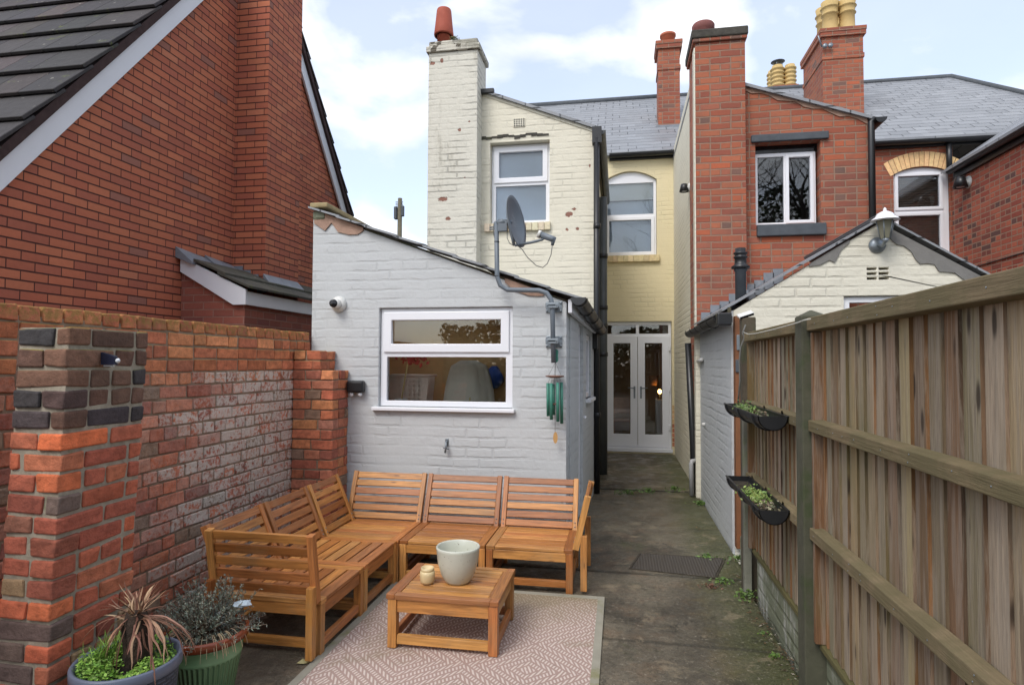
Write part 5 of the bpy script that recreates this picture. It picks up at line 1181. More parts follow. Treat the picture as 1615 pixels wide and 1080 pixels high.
# telegraph pole
tp = thing('telegraph_pole', (at(630, 350, 'Y', 30).x, 30, -0.1), 'wooden telegraph pole beyond the lean-to roof', 'pole')
x_ = ORG[tp.name].x; zt = at(630, 313, 'Y', 30).z
MB().tube([(x_, 30, -0.1), (x_+0.02, 30, zt)], [0.17, 0.11], 14).build('pole', M['pole'], tp)
B(x_-0.27, x_-0.12, 29.85, 30.1, zt-1.1, zt-0.45, grain=False).build('junction_box', M['lintel'], tp, 0.03)
B(x_+0.10, x_+0.24, 29.9, 30.1, zt-0.95, zt-0.4, grain=False).build('junction_box', M['lintel'], tp, 0.03)
m = MB()
for k in range(4): m.tube([(x_-0.2, 29.95, zt-0.2-k*0.08), (x_+0.2, 29.95, zt-0.2-k*0.08)], 0.02, 6)
m.build('step_iron', M['galv'], tp)
# ------------------------------------------------------------------ slatted sofa modules and table
def extra_wood(t, c, n):
    uv = t.uv(); kn = t.n('ShaderNodeTexVoronoi'); t.l(t.sc(uv, 3.0, 14, 1), kn.inputs[0]); kn.inputs['Scale'].default_value = 1.0
    st = t.noise(t.sc(uv, 2.0, 26, 1), 1.0, 5, 0.6, 1.2)
    c = t.mix(t.math('MULTIPLY', t.step(st, 0.52, 0.66), 0.5), c, S(112, 66, 34))
    c = t.mix(t.math('MULTIPLY', t.step(t.noise(t.obj(), 4, 5, 0.6), 0.52, 0.7), 0.35), c, S(150, 124, 90))
    c = t.mix(t.math('MULTIPLY', t.math('SUBTRACT', 1.0, t.step(kn.outputs['Distance'], 0.03, 0.11)), 0.75), c, S(70, 40, 24)); return c, n
M['acacia'] = attr_mat('oiled_acacia', 0.42, 1.0, 0.7, 0.0012, extra_wood, uvs=(5, 70))
WOODC = [S(186, 130, 70), S(170, 112, 58), S(198, 144, 82), S(154, 98, 52), S(180, 118, 68), S(188, 134, 72), S(160, 108, 66), S(176, 128, 76)]
def wc(v=0.10): return vary(random.choice(WOODC), v)
def module(label, x0, x1, y0, y1, side, back=True, side_back=None, arm=None, gap=0.004):
    """side: where the backrest is ('N' = +Y, 'W' = -X); u runs along the backrest, v from the front to the back"""
    x0 += gap; x1 -= gap; y0 += gap; y1 -= gap
    if side == 'N': Mx = Matrix(((1, 0, 0, x0), (0, 1, 0, y0), (0, 0, 1, 0), (0, 0, 0, 1))); w, d = x1-x0, y1-y0
    else: Mx = Matrix(((0, -1, 0, x1), (1, 0, 0, y0), (0, 0, 1, 0), (0, 0, 0, 1))); w, d = y1-y0, x1-x0
    t = thing('sofa_section', ((x0+x1)/2, (y0+y1)/2, 0), label, 'sofa', 'sections of the corner sofa')
    h = 0.285; lg = 0.045
    def bx(m, *a): m.box(*a, M=Mx, c=wc(), jit=0.0006)
    for u in (0, w-lg):
        for v in (0.0, d-lg):
            m = MB(); bx(m, u, u+lg, v, v+lg, 0.0, h-0.026); m.build('leg', M['acacia'], t, 0.003)
    m = MB()
    for u in (0, w-0.058): bx(m, u, u+0.058, 0.0, d, h-0.025, h)
    for u in (0.006, w-0.034): bx(m, u, u+0.028, lg+0.001, d-lg-0.001, h-0.085, h-0.026)
    for v in (0.006, d-0.034): bx(m, lg+0.001, w-lg-0.001, v, v+0.028, h-0.085, h-0.026)
    m.build('seat_frame', M['acacia'], t, 0.003)
    m = MB(); n = 8; p_ = d/n
    for k in range(n): bx(m, 0.059, w-0.059, k*p_+0.004, (k+1)*p_-0.007, h-0.022, h-0.002)
    m.build('seat', M['acacia'], t, 0.003)
    m = MB()
    for u in (0.008, w-0.036): bx(m, u, u+0.028, lg+0.001, d-lg-0.001, 0.035, 0.078)
    for v in ((0.008, d-0.036)): bx(m, lg+0.001, w-lg-0.001, v, v+0.028, 0.035, 0.078)
    m.build('stretcher', M['acacia'], t, 0.003)
    def panel(Mp, ww, base, top, tilt, ns, nm, low):
        """slatted panel: two posts and ns slats, leaning back by tilt"""
        Rm = Mp @ Matrix.Translation((0, 0, base)) @ Matrix.Rotation(-tilt, 4, 'X'); Lh = top-base
        m = MB(); hs_ = 0.046; g = (Lh-0.012-ns*hs_)/(ns-1)
        for k in range(ns):
            z = k*(hs_+g); m.box(0.036, ww-0.036, 0.006, 0.024, z+0.006, z+0.006+hs_, M=Rm, c=wc(), jit=0.0006)
        m.build(nm, M['acacia'], t, 0.003)
        for u in (0.0, ww-0.035):
            m = MB(); m.box(u, u+0.035, -0.002, 0.040, -0.03, Lh, M=Rm, c=wc(0.06), jit=0.0005)
            if low: m.box(u-0.001, u+0.036, 0.003, 0.045, 0.02-base, 0.06, M=Mp @ Matrix.Translation((0, 0.041, base)), c=wc(0.06), jit=0.0005)
            st = m.build('back_post', M['acacia'], t, 0.003)
            b_ = MB()
            for zz in (0.015, 0.045): b_.lathe([(0.005, 0), (0.005, 0.003), (0, 0.004)], n=8, M=Rm @ Matrix.Translation((u+0.0175, -0.002, zz)) @ Matrix.Rotation(R(90), 4, 'X'))
            b_.build('bolt', M['galv'], st)
    if back: panel(Mx @ Matrix.Translation((0.005, d-0.085, 0)), w-0.010, h+0.006, h+0.375, R(23), 6, 'backrest', False)
    if side_back:                                  # corner section: second backrest on its -X side
        Ms = Matrix(((0, -1, 0, x0+0.085), (1, 0, 0, y0+0.006), (0, 0, 1, 0), (0, 0, 0, 1)))
        panel(Ms, (y1-y0)-0.11, h+0.006, h+0.375, R(23), 6, 'side_backrest', False)
    if arm == 'E':
        Ms = Matrix(((0, 1, 0, x1+0.004), (-1, 0, 0, y1-0.01), (0, 0, 1, 0), (0, 0, 0, 1)))
        panel(Ms, (y1-y0)-0.02, h+0.03, h+0.36, R(13), 5, 'armrest', True)
    if arm == 'S':
        Ms = Matrix(((-1, 0, 0, x1-0.002), (0, -1, 0, y0-0.004), (0, 0, 1, 0), (0, 0, 0, 1)))
        panel(Ms, (x1-x0)-0.01, h+0.03, h+0.36, R(10), 5, 'armrest', True)
    return t
sx = [-2.115, -1.492, -0.886, -0.300]; yf, yb = 4.005, 4.580
module('corner section of the slatted wooden sofa with backrests on two sides', sx[0], sx[1], yf, yb, 'N', side_back=True)
module('slatted wooden sofa section under the kitchen window, middle of the back row', sx[1], sx[2], yf, yb, 'N')
module('slatted wooden sofa section with a right armrest, end of the back row by the path', sx[2], sx[3], yf, yb, 'N', arm='E')
module('slatted wooden sofa section along the brick wall, between the corner and the near end', -2.115, sx[1]-0.006, 3.465, 4.000, 'W')
module('nearest slatted wooden sofa section, its armrest facing the camera behind the lavender pot', -2.115, sx[1]-0.006, 2.925, 3.460, 'W', arm='S')

T = thing('coffee_table', (-0.905, 3.32, 0.010), 'low slatted wooden coffee table standing on the patterned rug', 'table')
x0, x1, y0, y1, h, b0 = -1.208, -0.608, 3.065, 3.575, 0.289, 0.0105; lg = 0.048
for x in (x0+0.006, x1-lg-0.006):
    for y in (y0+0.006, y1-lg-0.006): m = MB(); m.box(x, x+lg, y, y+lg, b0, h-0.027, c=wc(), jit=0.0006); m.build('leg', M['acacia'], T, 0.003)
m = MB()
for x in (x0, x1-0.062): m.box(x, x+0.062, y0+0.0455, y1-0.0455, h-0.026, h, c=wc(), jit=0.0005)
for y in (y0, y1-0.045):
    m.box(x0+0.045, x1-0.045, y, y+0.045, h-0.026, h-0.0005, c=wc(), jit=0.0005)
    for x in (x0, x1-0.0445): m.box(x, x+0.0445, y, y+0.045, h-0.026, h+0.0005, c=vary(S(160, 104, 60), 0.1), jit=0.0005)
n = 7; p_ = (y1-y0-0.09)/n
for k in range(n): m.box(x0+0.064, x1-0.064, y0+0.045+k*p_+0.003, y0+0.045+(k+1)*p_-0.006, h-0.022, h-0.002, c=vary(random.choice(WOODC+[S(168, 112, 84), S(150, 98, 74)]), 0.12), jit=0.0006)
m.build('table_top', M['acacia'], T, 0.003)
m = MB(); i = 0.014
for y in (y0+i, y1-i-0.024): m.box(x0+lg+0.007, x1-lg-0.007, y, y+0.024, h-0.095, h-0.0275, c=wc(), jit=0.0006); m.box(x0+lg+0.007, x1-lg-0.007, y, y+0.024, b0+0.02, b0+0.068, c=wc(), jit=0.0006)
for x in (x0+i, x1-i-0.024): m.box(x, x+0.024, y0+lg+0.007, y1-lg-0.007, h-0.095, h-0.0275, c=wc(), jit=0.0006); m.box(x, x+0.024, y0+lg+0.007, y1-lg-0.007, b0+0.02, b0+0.068, c=wc(), jit=0.0006)
m.build('frame', M['acacia'], T, 0.003)
c_ = at(722, 916, 'Z', 0.29)
tp_ = NT('speckled_cream_glaze'); v = tp_.obj(); n_ = tp_.noise(v, 60, 4, 0.7); n2_ = tp_.noise(v, 6, 4)
zc = tp_.sep(v)[2]
tp_.color(tp_.mix(tp_.step(n_, 0.62, 0.70), tp_.mix(n2_, S(206, 208, 194), S(180, 182, 168)), S(120, 116, 100))); tp_.rough(0.28)
o = MB().lathe([(0.0, 0.0), (0.066, 0.0), (0.074, 0.010), (0.095, 0.05), (0.112, 0.11), (0.120, 0.178), (0.122, 0.190), (0.117, 0.196), (0.111, 0.190), (0.108, 0.15), (0.10, 0.10), (0.08, 0.06), (0.0, 0.055)], c_.x, c_.y, 0.2900, 48).build('plant_pot', tp_.m, origin=(c_.x, c_.y, 0.290))
tag(o, 'empty round cream glazed pot standing on the coffee table', 'pot')
c_ = at(674, 919, 'Z', 0.29)
j = thing('candle_jar', (c_.x, c_.y, 0.2900), 'small cream jar candle beside the large pot on the table', 'candle')
M['wax'] = flat_mat('cream_wax', S(226, 206, 160), 0.4, noise=0.12, nscale=20)
MB().lathe([(0.0, 0.0), (0.030, 0.0), (0.040, 0.014), (0.041, 0.05), (0.040, 0.064), (0.034, 0.068), (0.030, 0.066), (0, 0.062)], c_.x, c_.y, 0.2902, 28).build('jar', M['wax'], j)
MB().lathe([(0.033, 0.0675), (0.036, 0.070), (0.036, 0.086), (0.033, 0.086), (0.032, 0.070)], c_.x, c_.y, 0.2902, 28).build('rim', M['wax'], j)

# rug with hatched diamonds, moulded with green along the far edge
def rug_mat():
    t = NT('diamond_rug'); v = t.obj(); x, y, z = t.sep(t.sc(v, 1, 1, 1))
    u = t.math('SUBTRACT', t.math('FRACT', t.math('MULTIPLY_ADD', x, 1/0.62, 0.93)), 0.5); w = t.math('SUBTRACT', t.math('FRACT', t.math('MULTIPLY_ADD', y, 1/0.56, 0.35)), 0.5)
    du = t.math('ABSOLUTE', u); dw = t.math('ABSOLUTE', w); ring = t.math('MULTIPLY', t.math('ADD', du, dw), 12.0)
    band = t.math('FRACT', ring); inb = t.math('MULTIPLY', t.step(band, 0.14, 0.20), t.math('SUBTRACT', 1.0, t.step(band, 0.80, 0.86)))
    sgn = t.math('SIGN', t.math('MULTIPLY', u, w)); par = t.math('FRACT', t.math('MULTIPLY', t.math('FLOOR', ring), 0.5))
    par2 = t.math('MULTIPLY_ADD', t.math('GREATER_THAN', par, 0.25), -1.6, 0.8)
    ph = t.math('ADD', t.math('MULTIPLY', y, 120.0), t.math('MULTIPLY', t.math('MULTIPLY', x, 400.0), t.math('MULTIPLY', par2, 1.0)))
    dash = t.step(t.math('SINE', t.math('MULTIPLY', ph, 1.0)), -0.3, 0.3)
    k = t.math('MULTIPLY', dash, inb)
    weave = t.noise(t.sc(v, 260, 260, 1), 1.0, 2, 0.5)
    red = t.mix(t.noise(v, 3, 4), S(176, 150, 140), S(164, 140, 130)); cream = t.mix(weave, S(222, 208, 198), S(208, 192, 180))
    c = t.mix(k, red, cream)
    c = t.mix(t.math('MULTIPLY', weave, 0.25), c, (0.1, 0.08, 0.07, 1))
    st = t.noise(v, 1.8, 6, 0.65, 0.4)
    far = t.step(t.math('ADD', y, t.math('MULTIPLY', st, 1.1)), 0.95, 1.6)
    near = t.step(st, 0.52, 0.70)
    mould = t.math('MAXIMUM', t.math('MULTIPLY', far, 0.72), t.math('MULTIPLY', near, 0.5))
    c = t.mix(mould, c, S(122, 112, 78))
    c = t.mix(t.step(t.noise(v, 30, 3, 0.7), 0.72, 0.76), c, S(70, 55, 45))
    t.color(c); t.rough(0.9); t.bump(t.math('ADD', weave, k), 0.0015); return t.m
M['rug'] = rug_mat()
M['rug_edge'] = flat_mat('rug_border', S(166, 162, 146), 0.9, noise=0.25, nscale=6, bump=0.002, c2=S(124, 122, 84), at_=0.52)
rg = thing('rug', (-0.80, 2.9, 0), 'outdoor rug with pink and cream diamond pattern under the coffee table', 'rug')
rx0_, rx1_, ry0_, ry1_ = -1.515, -0.098, 1.60, 3.985
m = MB(); N_ = 24; vs = []; 
for jy in range(N_*2+1):
    for ix in range(N_+1):
        x = lerp(rx0_+0.04, rx1_-0.04, ix/N_); y = lerp(ry0_+0.04, ry1_-0.04, jy/(N_*2)); vs.append((x, y, 0.0085+0.0012*math.sin(x*9+y*5)))
fs = [(j*(N_+1)+i, j*(N_+1)+i+1, (j+1)*(N_+1)+i+1, (j+1)*(N_+1)+i) for j in range(N_*2) for i in range(N_)]
o = m.add(vs, fs, smooth=True).build('weave', M['rug'], rg)
m = MB()
for (a, b, c__, d) in ((rx0_, rx0_+0.043, ry0_, ry1_), (rx1_-0.043, rx1_, ry0_, ry1_)): m.box(a, b, c__, d, 0.0025, 0.0115, grain=False)
m.box(rx0_+0.0435, rx1_-0.0435, ry1_-0.043, ry1_, 0.0025, 0.0113, grain=False); m.box(rx0_+0.0435, rx1_-0.0435, ry0_, ry0_+0.043, 0.0025, 0.0113, grain=False)
m.build('border', M['rug_edge'], rg, 0.002)

# ------------------------------------------------------------------ planters in the left foreground
pl = thing('round_planter', (-1.815, 2.03, 0), 'blue grey woven effect round planter holding a dead palm and green weeds', 'planter')
tw = NT('woven_plastic'); so_, r1_, r2_, dy_ = tile_nodes(tw, 0.036, 0.016, 0.005, 0.0004, edge=0.004); tw.color(tw.mix(so_, S(58, 66, 82), tw.mix(r1_, S(96, 106, 126), S(84, 94, 112)))); tw.rough(0.5); tw.bump(so_, 0.003)
MB().lathe([(0.0, 0), (0.138, 0.0), (0.150, 0.02), (0.170, 0.34), (0.177, 0.345)], -1.815, 2.03, 0.004, 56).build('body', tw.m, pl)
M['planter_rim'] = flat_mat('blue_grey_plastic', S(104, 112, 130), 0.45, noise=0.12, nscale=8)
MB().lathe([(0.174, 0.346), (0.182, 0.350), (0.183, 0.385), (0.178, 0.392), (0.168, 0.388), (0.166, 0.33), (0.0, 0.32)], -1.815, 2.03, 0.004, 56).build('rim', M['planter_rim'], pl)
MB().lathe([(0.165, 0), (0.12, 0.012), (0.0, 0.02)], -1.815, 2.03, 0.335, 40).build('soil', M['soil'], pl)
pm = thing('dead_palm', (-1.80, 2.07, 0.35), 'dead cordyline palm with drooping brown strap leaves in the blue grey planter', 'plant')
M['bark'] = flat_mat('dark_fibrous_bark', S(72, 56, 44), 0.95, noise=0.45, nscale=30, bump=0.02)
tx, ty = -1.80, 2.05
MB().tube([(tx, ty, 0.34), (tx+0.005, ty, 0.42), (tx-0.005, ty, 0.50), (tx, ty, 0.555)], [0.050, 0.044, 0.046, 0.034], 18).build('trunk', M['bark'], pm)
M['dry_leaf'] = attr_mat('dry_strap_leaf', 0.75, 1.0, 0.5, 0.0, uvs=(10, 200))
M['live'] = leaf_mat('weed_leaf', 0.55)
DRY = [S(134, 98, 78), S(158, 126, 104), S(108, 72, 56), S(190, 164, 136), S(124, 82, 72), S(92, 62, 46), S(112, 74, 62)]
def strap(m, base, az, el, L_, w, droop, c, n=9):
    d = Vector((math.cos(az)*math.cos(el), math.sin(az)*math.cos(el), math.sin(el))); p = Vector(base); side = Vector((-math.sin(az), math.cos(az), random.uniform(-.3, .3))).normalized()
    vs = []; st = L_/n; tw_ = random.uniform(-0.12, 0.12)
    for i in range(n+1):
        ww = w*(0.5+0.9*(i/n))*(1-(i/n)**3)+0.0006
        nn = side.cross(d).normalized(); vs += [p-side*ww+nn*ww*0.4, p, p+side*ww+nn*ww*0.4]
        d = (d+Vector((0, 0, -droop*st*(1+i*0.15)))+Vector((random.gauss(0, .13), random.gauss(0, .13), random.gauss(0, .06)))).normalized(); p = p+d*st
        side = (Matrix.Rotation(tw_, 3, d) @ side).normalized()
    o_ = random.uniform(0, 5); fs = []; uv = []
    for i in range(n):
        for k in (0, 1): fs.append((i*3+k, i*3+k+1, i*3+4+k, i*3+3+k)); uv.append([(i*st+o_, k*w), (i*st+o_, (k+1)*w), ((i+1)*st+o_, (k+1)*w), ((i+1)*st+o_, k*w)])
    m.add(vs, fs, c, 0, uv, True)
m = MB()
for k in range(44):
    az = random.uniform(0, 6.28); z_ = 0.48+random.random()*0.07
    strap(m, (tx+0.03*math.cos(az), ty+0.03*math.sin(az), z_), az, random.uniform(-0.7, 0.5), random.uniform(0.08, 0.19), random.uniform(0.002, 0.0055), random.uniform(3, 20), vary(random.choice(DRY), 0.2))
for k in range(60):
    az = random.uniform(0, 6.28)
    strap(m, (tx+0.015*math.cos(az), ty+0.015*math.sin(az), 0.55), az, random.uniform(0.15, 1.4), random.uniform(0.05, 0.13), random.uniform(0.0018, 0.004), random.uniform(-2, 6), vary(random.choice(DRY[1:4]), 0.2), 6)
for k in range(14):
    strap(m, (tx+0.02, ty, 0.535), random.uniform(-0.7, 0.7), random.uniform(-0.2, 0.5), random.uniform(0.18, 0.30), 0.0045, random.uniform(4, 8), vary(random.choice(DRY[:2]), 0.2))
m.build('leaf_crown', M['dry_leaf'], pm)
wd = MB()
WEED = [(0.17, 0.32, 0.04), (0.22, 0.40, 0.06), (0.12, 0.24, 0.035), (0.27, 0.44, 0.08)]
for k in range(5200):
    a = random.uniform(0, 6.28); rr = 0.160*math.sqrt(random.random())
    if rr < 0.05 and random.random() < 0.8: continue
    hgt = 0.345+random.random()*(0.035+0.035*max(0, math.cos(a-2.6)))+0.018*math.sin(a*3+rr*20)
    c_ = Vector((-1.815+rr*math.cos(a), 2.03+rr*math.sin(a), hgt)); e = Vector((random.gauss(0, 1), random.gauss(0, 1), random.uniform(0, 0.8))).normalized(); q = e.cross(Vector((random.gauss(0, .5), random.gauss(0, .5), 1))).normalized()
    l_ = random.uniform(0.004, 0.0085); wd.add([c_-e*l_, c_-q*l_*0.7, c_+e*l_, c_+q*l_*0.7], [(0, 1, 2, 3)], vary(random.choice(WEED), 0.25))
for k in range(260):
    a = random.gauss(2.7, 0.5); rr = random.uniform(0.08, 0.155)
    strap(wd, (-1.815+rr*math.cos(a), 2.03+rr*math.sin(a), 0.34), random.uniform(0, 6.28), random.uniform(0.9, 1.5), random.uniform(0.06, 0.13), 0.0016, random.uniform(1, 8), vary(random.choice(WEED), 0.2), 4)
tag(wd.build('weeds', M['live']), 'bright green weeds covering the soil of the blue grey planter', 'plant', kind='stuff')

gp = thing('glazed_pot', (-1.815, 2.47, 0), 'green glazed pot with a dripping brown rim, holding a grey lavender', 'pot')
gcx, gcy = -1.815, 2.47
tg = NT('green_drip_glaze'); v = tg.obj(); x, y, z = tg.sep(v); ua = tg.math('ARCTAN2', y, x)
drip = tg.noise(tg.comb(tg.math('MULTIPLY', ua, 9.0), tg.math('MULTIPLY', z, 3.0)), 1.2, 4, 0.7)
mk = tg.step(tg.math('ADD', z, tg.math('MULTIPLY', drip, -0.13)), 0.215, 0.235)
tg.color(tg.mix(mk, tg.mix(tg.noise(v, 12, 5), S(104, 140, 96), S(128, 162, 124)), tg.mix(tg.noise(v, 18, 4), S(122, 72, 50), S(146, 88, 58)))); tg.rough(0.25)
tg.bump(tg.math('MULTIPLY', tg.math('SINE', tg.math('MULTIPLY', ua, 44.0)), tg.math('SUBTRACT', 1.0, tg.step(z, 0.20, 0.21))), 0.004)
MB().lathe([(0.0, 0), (0.108, 0.0), (0.115, 0.01), (0.148, 0.20), (0.152, 0.205), (0.152, 0.215), (0.150, 0.222), (0.160, 0.262), (0.164, 0.268)], gcx, gcy, 0.004, 64).build('body', tg.m, gp)
M['brown_glaze'] = flat_mat('brown_glazed_rim', S(140, 70, 42), 0.22, noise=0.25, nscale=16)
MB().lathe([(0.163, 0.268), (0.176, 0.275), (0.180, 0.300), (0.174, 0.312), (0.160, 0.308), (0.155, 0.28), (0.0, 0.27)], gcx, gcy, 0.004, 64).build('rim', M['brown_glaze'], gp)
MB().lathe([(0.154, 0), (0.1, 0.012), (0, 0.015)], gcx, gcy, 0.282, 40).build('soil', M['soil'], gp)
lv = thing('lavender', (gcx, gcy, 0.285), 'straggly grey green lavender bush growing in the green glazed pot', 'plant')
stm = MB(); lf = MB(); LAV = [S(120, 132, 116), S(98, 112, 98), S(140, 148, 132), S(84, 96, 82), S(110, 118, 112), S(128, 122, 104)]
for k in range(200):
    az = random.uniform(0, 6.28); el = random.uniform(0.05, 1.45); L_ = random.uniform(0.10, 0.21)*(1.0 if el > 0.5 else 0.95)
    d = Vector((math.cos(az)*math.cos(el), math.sin(az)*math.cos(el), math.sin(el))); p = Vector((gcx+0.05*math.cos(az)*random.random(), gcy+0.05*math.sin(az)*random.random(), 0.30)); pts = [p]
    for i in range(6):
        d = (d+Vector((random.gauss(0, .16), random.gauss(0, .16), 0.06 if el > 0.3 else -0.02))).normalized(); p = p+d*L_/5; pts.append(p)
        if i > 1:
            for _ in range(9):
                e = (d*0.6+Vector((random.gauss(0, 1), random.gauss(0, 1), random.gauss(0.3, 1))).normalized()).normalized(); q = e.orthogonal().normalized(); l_ = random.uniform(0.010, 0.020)
                o_ = p-d*random.random()*L_/5; lf.add([o_, o_+e*l_*0.5-q*0.0018, o_+e*l_, o_+e*l_*0.5+q*0.0018], [(0, 1, 2, 3)], vary(random.choice(LAV), 0.2))
    stm.tube(pts, [0.0022-0.0002*i for i in range(7)], 4, c=vary(S(108, 92, 78), 0.2), cap=False)
for k in range(26):
    az = random.uniform(-2.6, 0.4); p = Vector((gcx+0.13*math.cos(az), gcy+0.13*math.sin(az), 0.33)); d = Vector((math.cos(az), math.sin(az), 0.3)); pts = [p]
    for i in range(5): d = (d+Vector((0, 0, -0.5))).normalized(); p = p+d*random.uniform(0.015, 0.028); pts.append(p)
    stm.tube(pts, 0.0012, 4, c=vary(S(160, 142, 116), 0.2), cap=False)
stm.build('stems', M['dry_leaf'], lv); lf.build('foliage', M['live'], lv)
cpt = at(383, 950, 'Y', 2.52); m = MB(); vs = []
for i in range(5):
    for k in range(10): a = 2*math.pi*k/10; rr = (0.024, 0.034, 0.032, 0.02, 0.006)[i]*(1+0.25*math.sin(a*3+i*2)); vs.append((cpt.x+rr*math.cos(a)*1.1, 2.52+rr*math.sin(a), cpt.z-0.012+i*0.006))
fs = [(i*10+k, i*10+(k+1) % 10, (i+1)*10+(k+1) % 10, (i+1)*10+k) for i in range(4) for k in range(10)]
tag(m.add(vs, fs).build('plastic_scrap', flat_mat('pale_blue_film', S(176, 190, 200), 0.2, noise=0.1)), 'crumpled scrap of pale blue plastic caught on the lavender', 'litter')
lt_ = at(478, 1045, 'Z', 0.004); m = MB(); m.add([lt_+Vector((-0.03, -0.012, 0.002)), lt_+Vector((0.01, -0.018, 0.006)), lt_+Vector((0.032, 0.008, 0.002)), lt_+Vector((-0.012, 0.02, 0.012)), lt_+Vector((0.0, 0.0, 0.008))], [(0, 1, 4), (1, 2, 4), (2, 3, 4), (3, 0, 4)])
tag(m.build('fallen_leaf', flat_mat('pale_dry_leaf', S(214, 206, 150), 0.6, noise=0.2, nscale=60)), 'pale yellow leaf lying on the concrete beside the rug', 'leaf')

# ------------------------------------------------------------------ fence along the right
def extra_fence(t, c, n):
    v = t.obj(); uv = t.uv()
    st = t.noise(t.sc(uv, 1.3, 17, 1), 1.0, 7, 0.66, 0.5); kn = t.n('ShaderNodeTexVoronoi'); t.l(t.sc(uv, 3.2, 10, 1), kn.inputs[0]); kn.inputs['Scale'].default_value = 1.0
    knot = t.math('SUBTRACT', 1.0, t.step(kn.outputs['Distance'], 0.07, 0.17))
    c = t.mix(t.math('MULTIPLY', t.step(st, 0.46, 0.56), 0.45), c, S(158, 148, 134))
    c = t.mix(t.math('MULTIPLY', t.step(st, 0.57, 0.64), 0.50), c, S(84, 62, 46))
    fine = t.noise(t.sc(uv, 9, 210, 1), 1.0, 4, 0.7, 0.4); c = t.mix(t.math('MULTIPLY', t.step(fine, 0.5, 0.62), 0.28), c, S(66, 54, 44))
    g = t.step(t.noise(t.sc(v, 1, 1.6, 0.5), 1.7, 5, 0.6), 0.50, 0.72)
    c = t.mix(t.math('MULTIPLY', g, 0.40), c, S(96, 98, 58))
    c = t.mix(t.math('MULTIPLY', knot, 0.85), c, S(44, 34, 28))
    return c, t.math('ADD', n, st)
M['fence_board'] = attr_mat('weathered_fence_board', 0.85, 1.0, 0.55, 0.004, extra_fence, uvs=(3, 60), spec=0.3)
def extra_rail(t, c, n):
    v = t.obj(); g = t.step(t.noise(v, 5, 6, 0.7), 0.36, 0.56)
    return t.mix(t.math('MULTIPLY', g, 0.5), c, S(88, 86, 58)), n
M['fence_rail'] = attr_mat('mossy_fence_rail', 0.88, 1.0, 0.5, 0.004, extra_rail, uvs=(4, 50), spec=0.3)
BOARD = [S(154, 142, 120), S(136, 120, 98), S(172, 160, 140), S(122, 100, 76), S(146, 116, 82), S(124, 114, 94), S(158, 142, 114), S(148, 140, 122)]
RAIL = [S(120, 108, 84), S(110, 98, 78), S(130, 118, 94)]
X = 0.85
def fence_panel(label, y0, y1, seed):
    random.seed(seed)
    t = thing('fence_panel', (X+0.02, (y0+y1)/2, 0.30), label, 'fence', 'wooden fence panels')
    m = MB(); y = y0+0.03
    while y < y1-0.035:
        w = random.uniform(0.088, 0.104); lean = random.uniform(-0.002, 0.002); y2 = min(y+w, y1)
        vs = [Vector((X-0.001, y, 0.315)), Vector((X+0.013, y, 0.315)), Vector((X+0.0115, y2+0.018, 0.315)), Vector((X+0.022, y2+0.018, 0.315))]
        vs += [v+Vector((random.uniform(-.002, .002), lean, 1.335)) for v in vs]
        F_ = [(0, 2, 3, 1), (4, 5, 7, 6), (0, 1, 5, 4), (1, 3, 7, 5), (3, 2, 6, 7), (2, 0, 4, 6)]
        ou, ov = random.uniform(0, 40), random.uniform(0, 40)
        uv = [[(vs[i].z+ou, (vs[i].y-y)+ov) for i in f] for f in F_]
        bc = vary(random.choice(BOARD), 0.16); m.add(vs, F_[:2]+F_[3:], bc, 0, uv[:2]+uv[3:]); m.add(vs, [F_[2]], vary(random.choice([S(102, 84, 64), S(84, 68, 54), S(124, 92, 62), S(112, 98, 78)]), 0.15), 0, [[(vs[i].z+ou, vs[i].x*1.0+ov) for i in F_[2]]]); y += w-0.010
    m.build('boards', M['fence_board'], t)
    for (za, zb, xa) in ((1.640, 1.706, 0.800), (1.206, 1.264, 0.802), (0.745, 0.803, 0.802)):
        m = MB(); c_ = vary(random.choice(RAIL), 0.1)
        m.add([(xa, y0+0.003, zb-0.006), (xa, y0+0.003, za+0.004), (X+0.003, y0+0.003, za-0.0), (X+0.003, y0+0.003, zb), (xa, y1-0.003, zb-0.006), (xa, y1-0.003, za+0.004), (X+0.003, y1-0.003, za-0.0), (X+0.003, y1-0.003, zb)],
              [(0, 3, 2, 1), (4, 5, 6, 7), (0, 1, 5, 4), (1, 2, 6, 5), (2, 3, 7, 6), (3, 0, 4, 7)], c_, 0,
              [[(0, 0), (0, .06), (.08, .06), (.08, 0)]]*2+[[(0, 0.1*k), (0, 0.1*k+0.07), (y1-y0, 0.1*k+0.07), (y1-y0, 0.1*k)] for k in range(4)])
        rl = m.build('rail', M['fence_rail'], t, 0.004)
        nl = MB(); y = y0+0.09
        while y < y1-0.05:
            for dz in ((0.018, 0.040) if random.random() < 0.2 else (0.028,)): nl.lathe([(0.0026, 0), (0.0020, 0.0012), (0, 0.0015)], n=7, M=Matrix.Translation((xa-0.0005, y+random.uniform(-.01, .01), za+dz+random.uniform(-.004, .006))) @ Matrix.Rotation(R(-90), 4, 'Y'))
            y += random.uniform(0.08, 0.26)
        nl.build('nails', M['galv'], rl)
    m = MB(); m.box(X-0.035, X+0.034, y0+0.002, y0+0.030, 0.315, 1.638, c=S(122, 96, 68)[:3]); m.build('end_batten', M['fence_board'], t, 0.003); m = MB(); m.box(X-0.035, X+0.034, y1-0.030, y1-0.002, 0.315, 1.638, c=S(112, 84, 60)[:3]); m.build('end_batten', M['fence_board'], t, 0.003)
    B(X-0.012, X+0.06, y0+0.0, y1-0.0, 0.285, 0.312, c=S(96, 92, 60)[:3]).build('bottom_rail', M['fence_rail'], t, 0.004)
    return t
fence_panel('large weathered fence panel nearest the camera, right of the concrete post', 0.98, 2.835, 3)
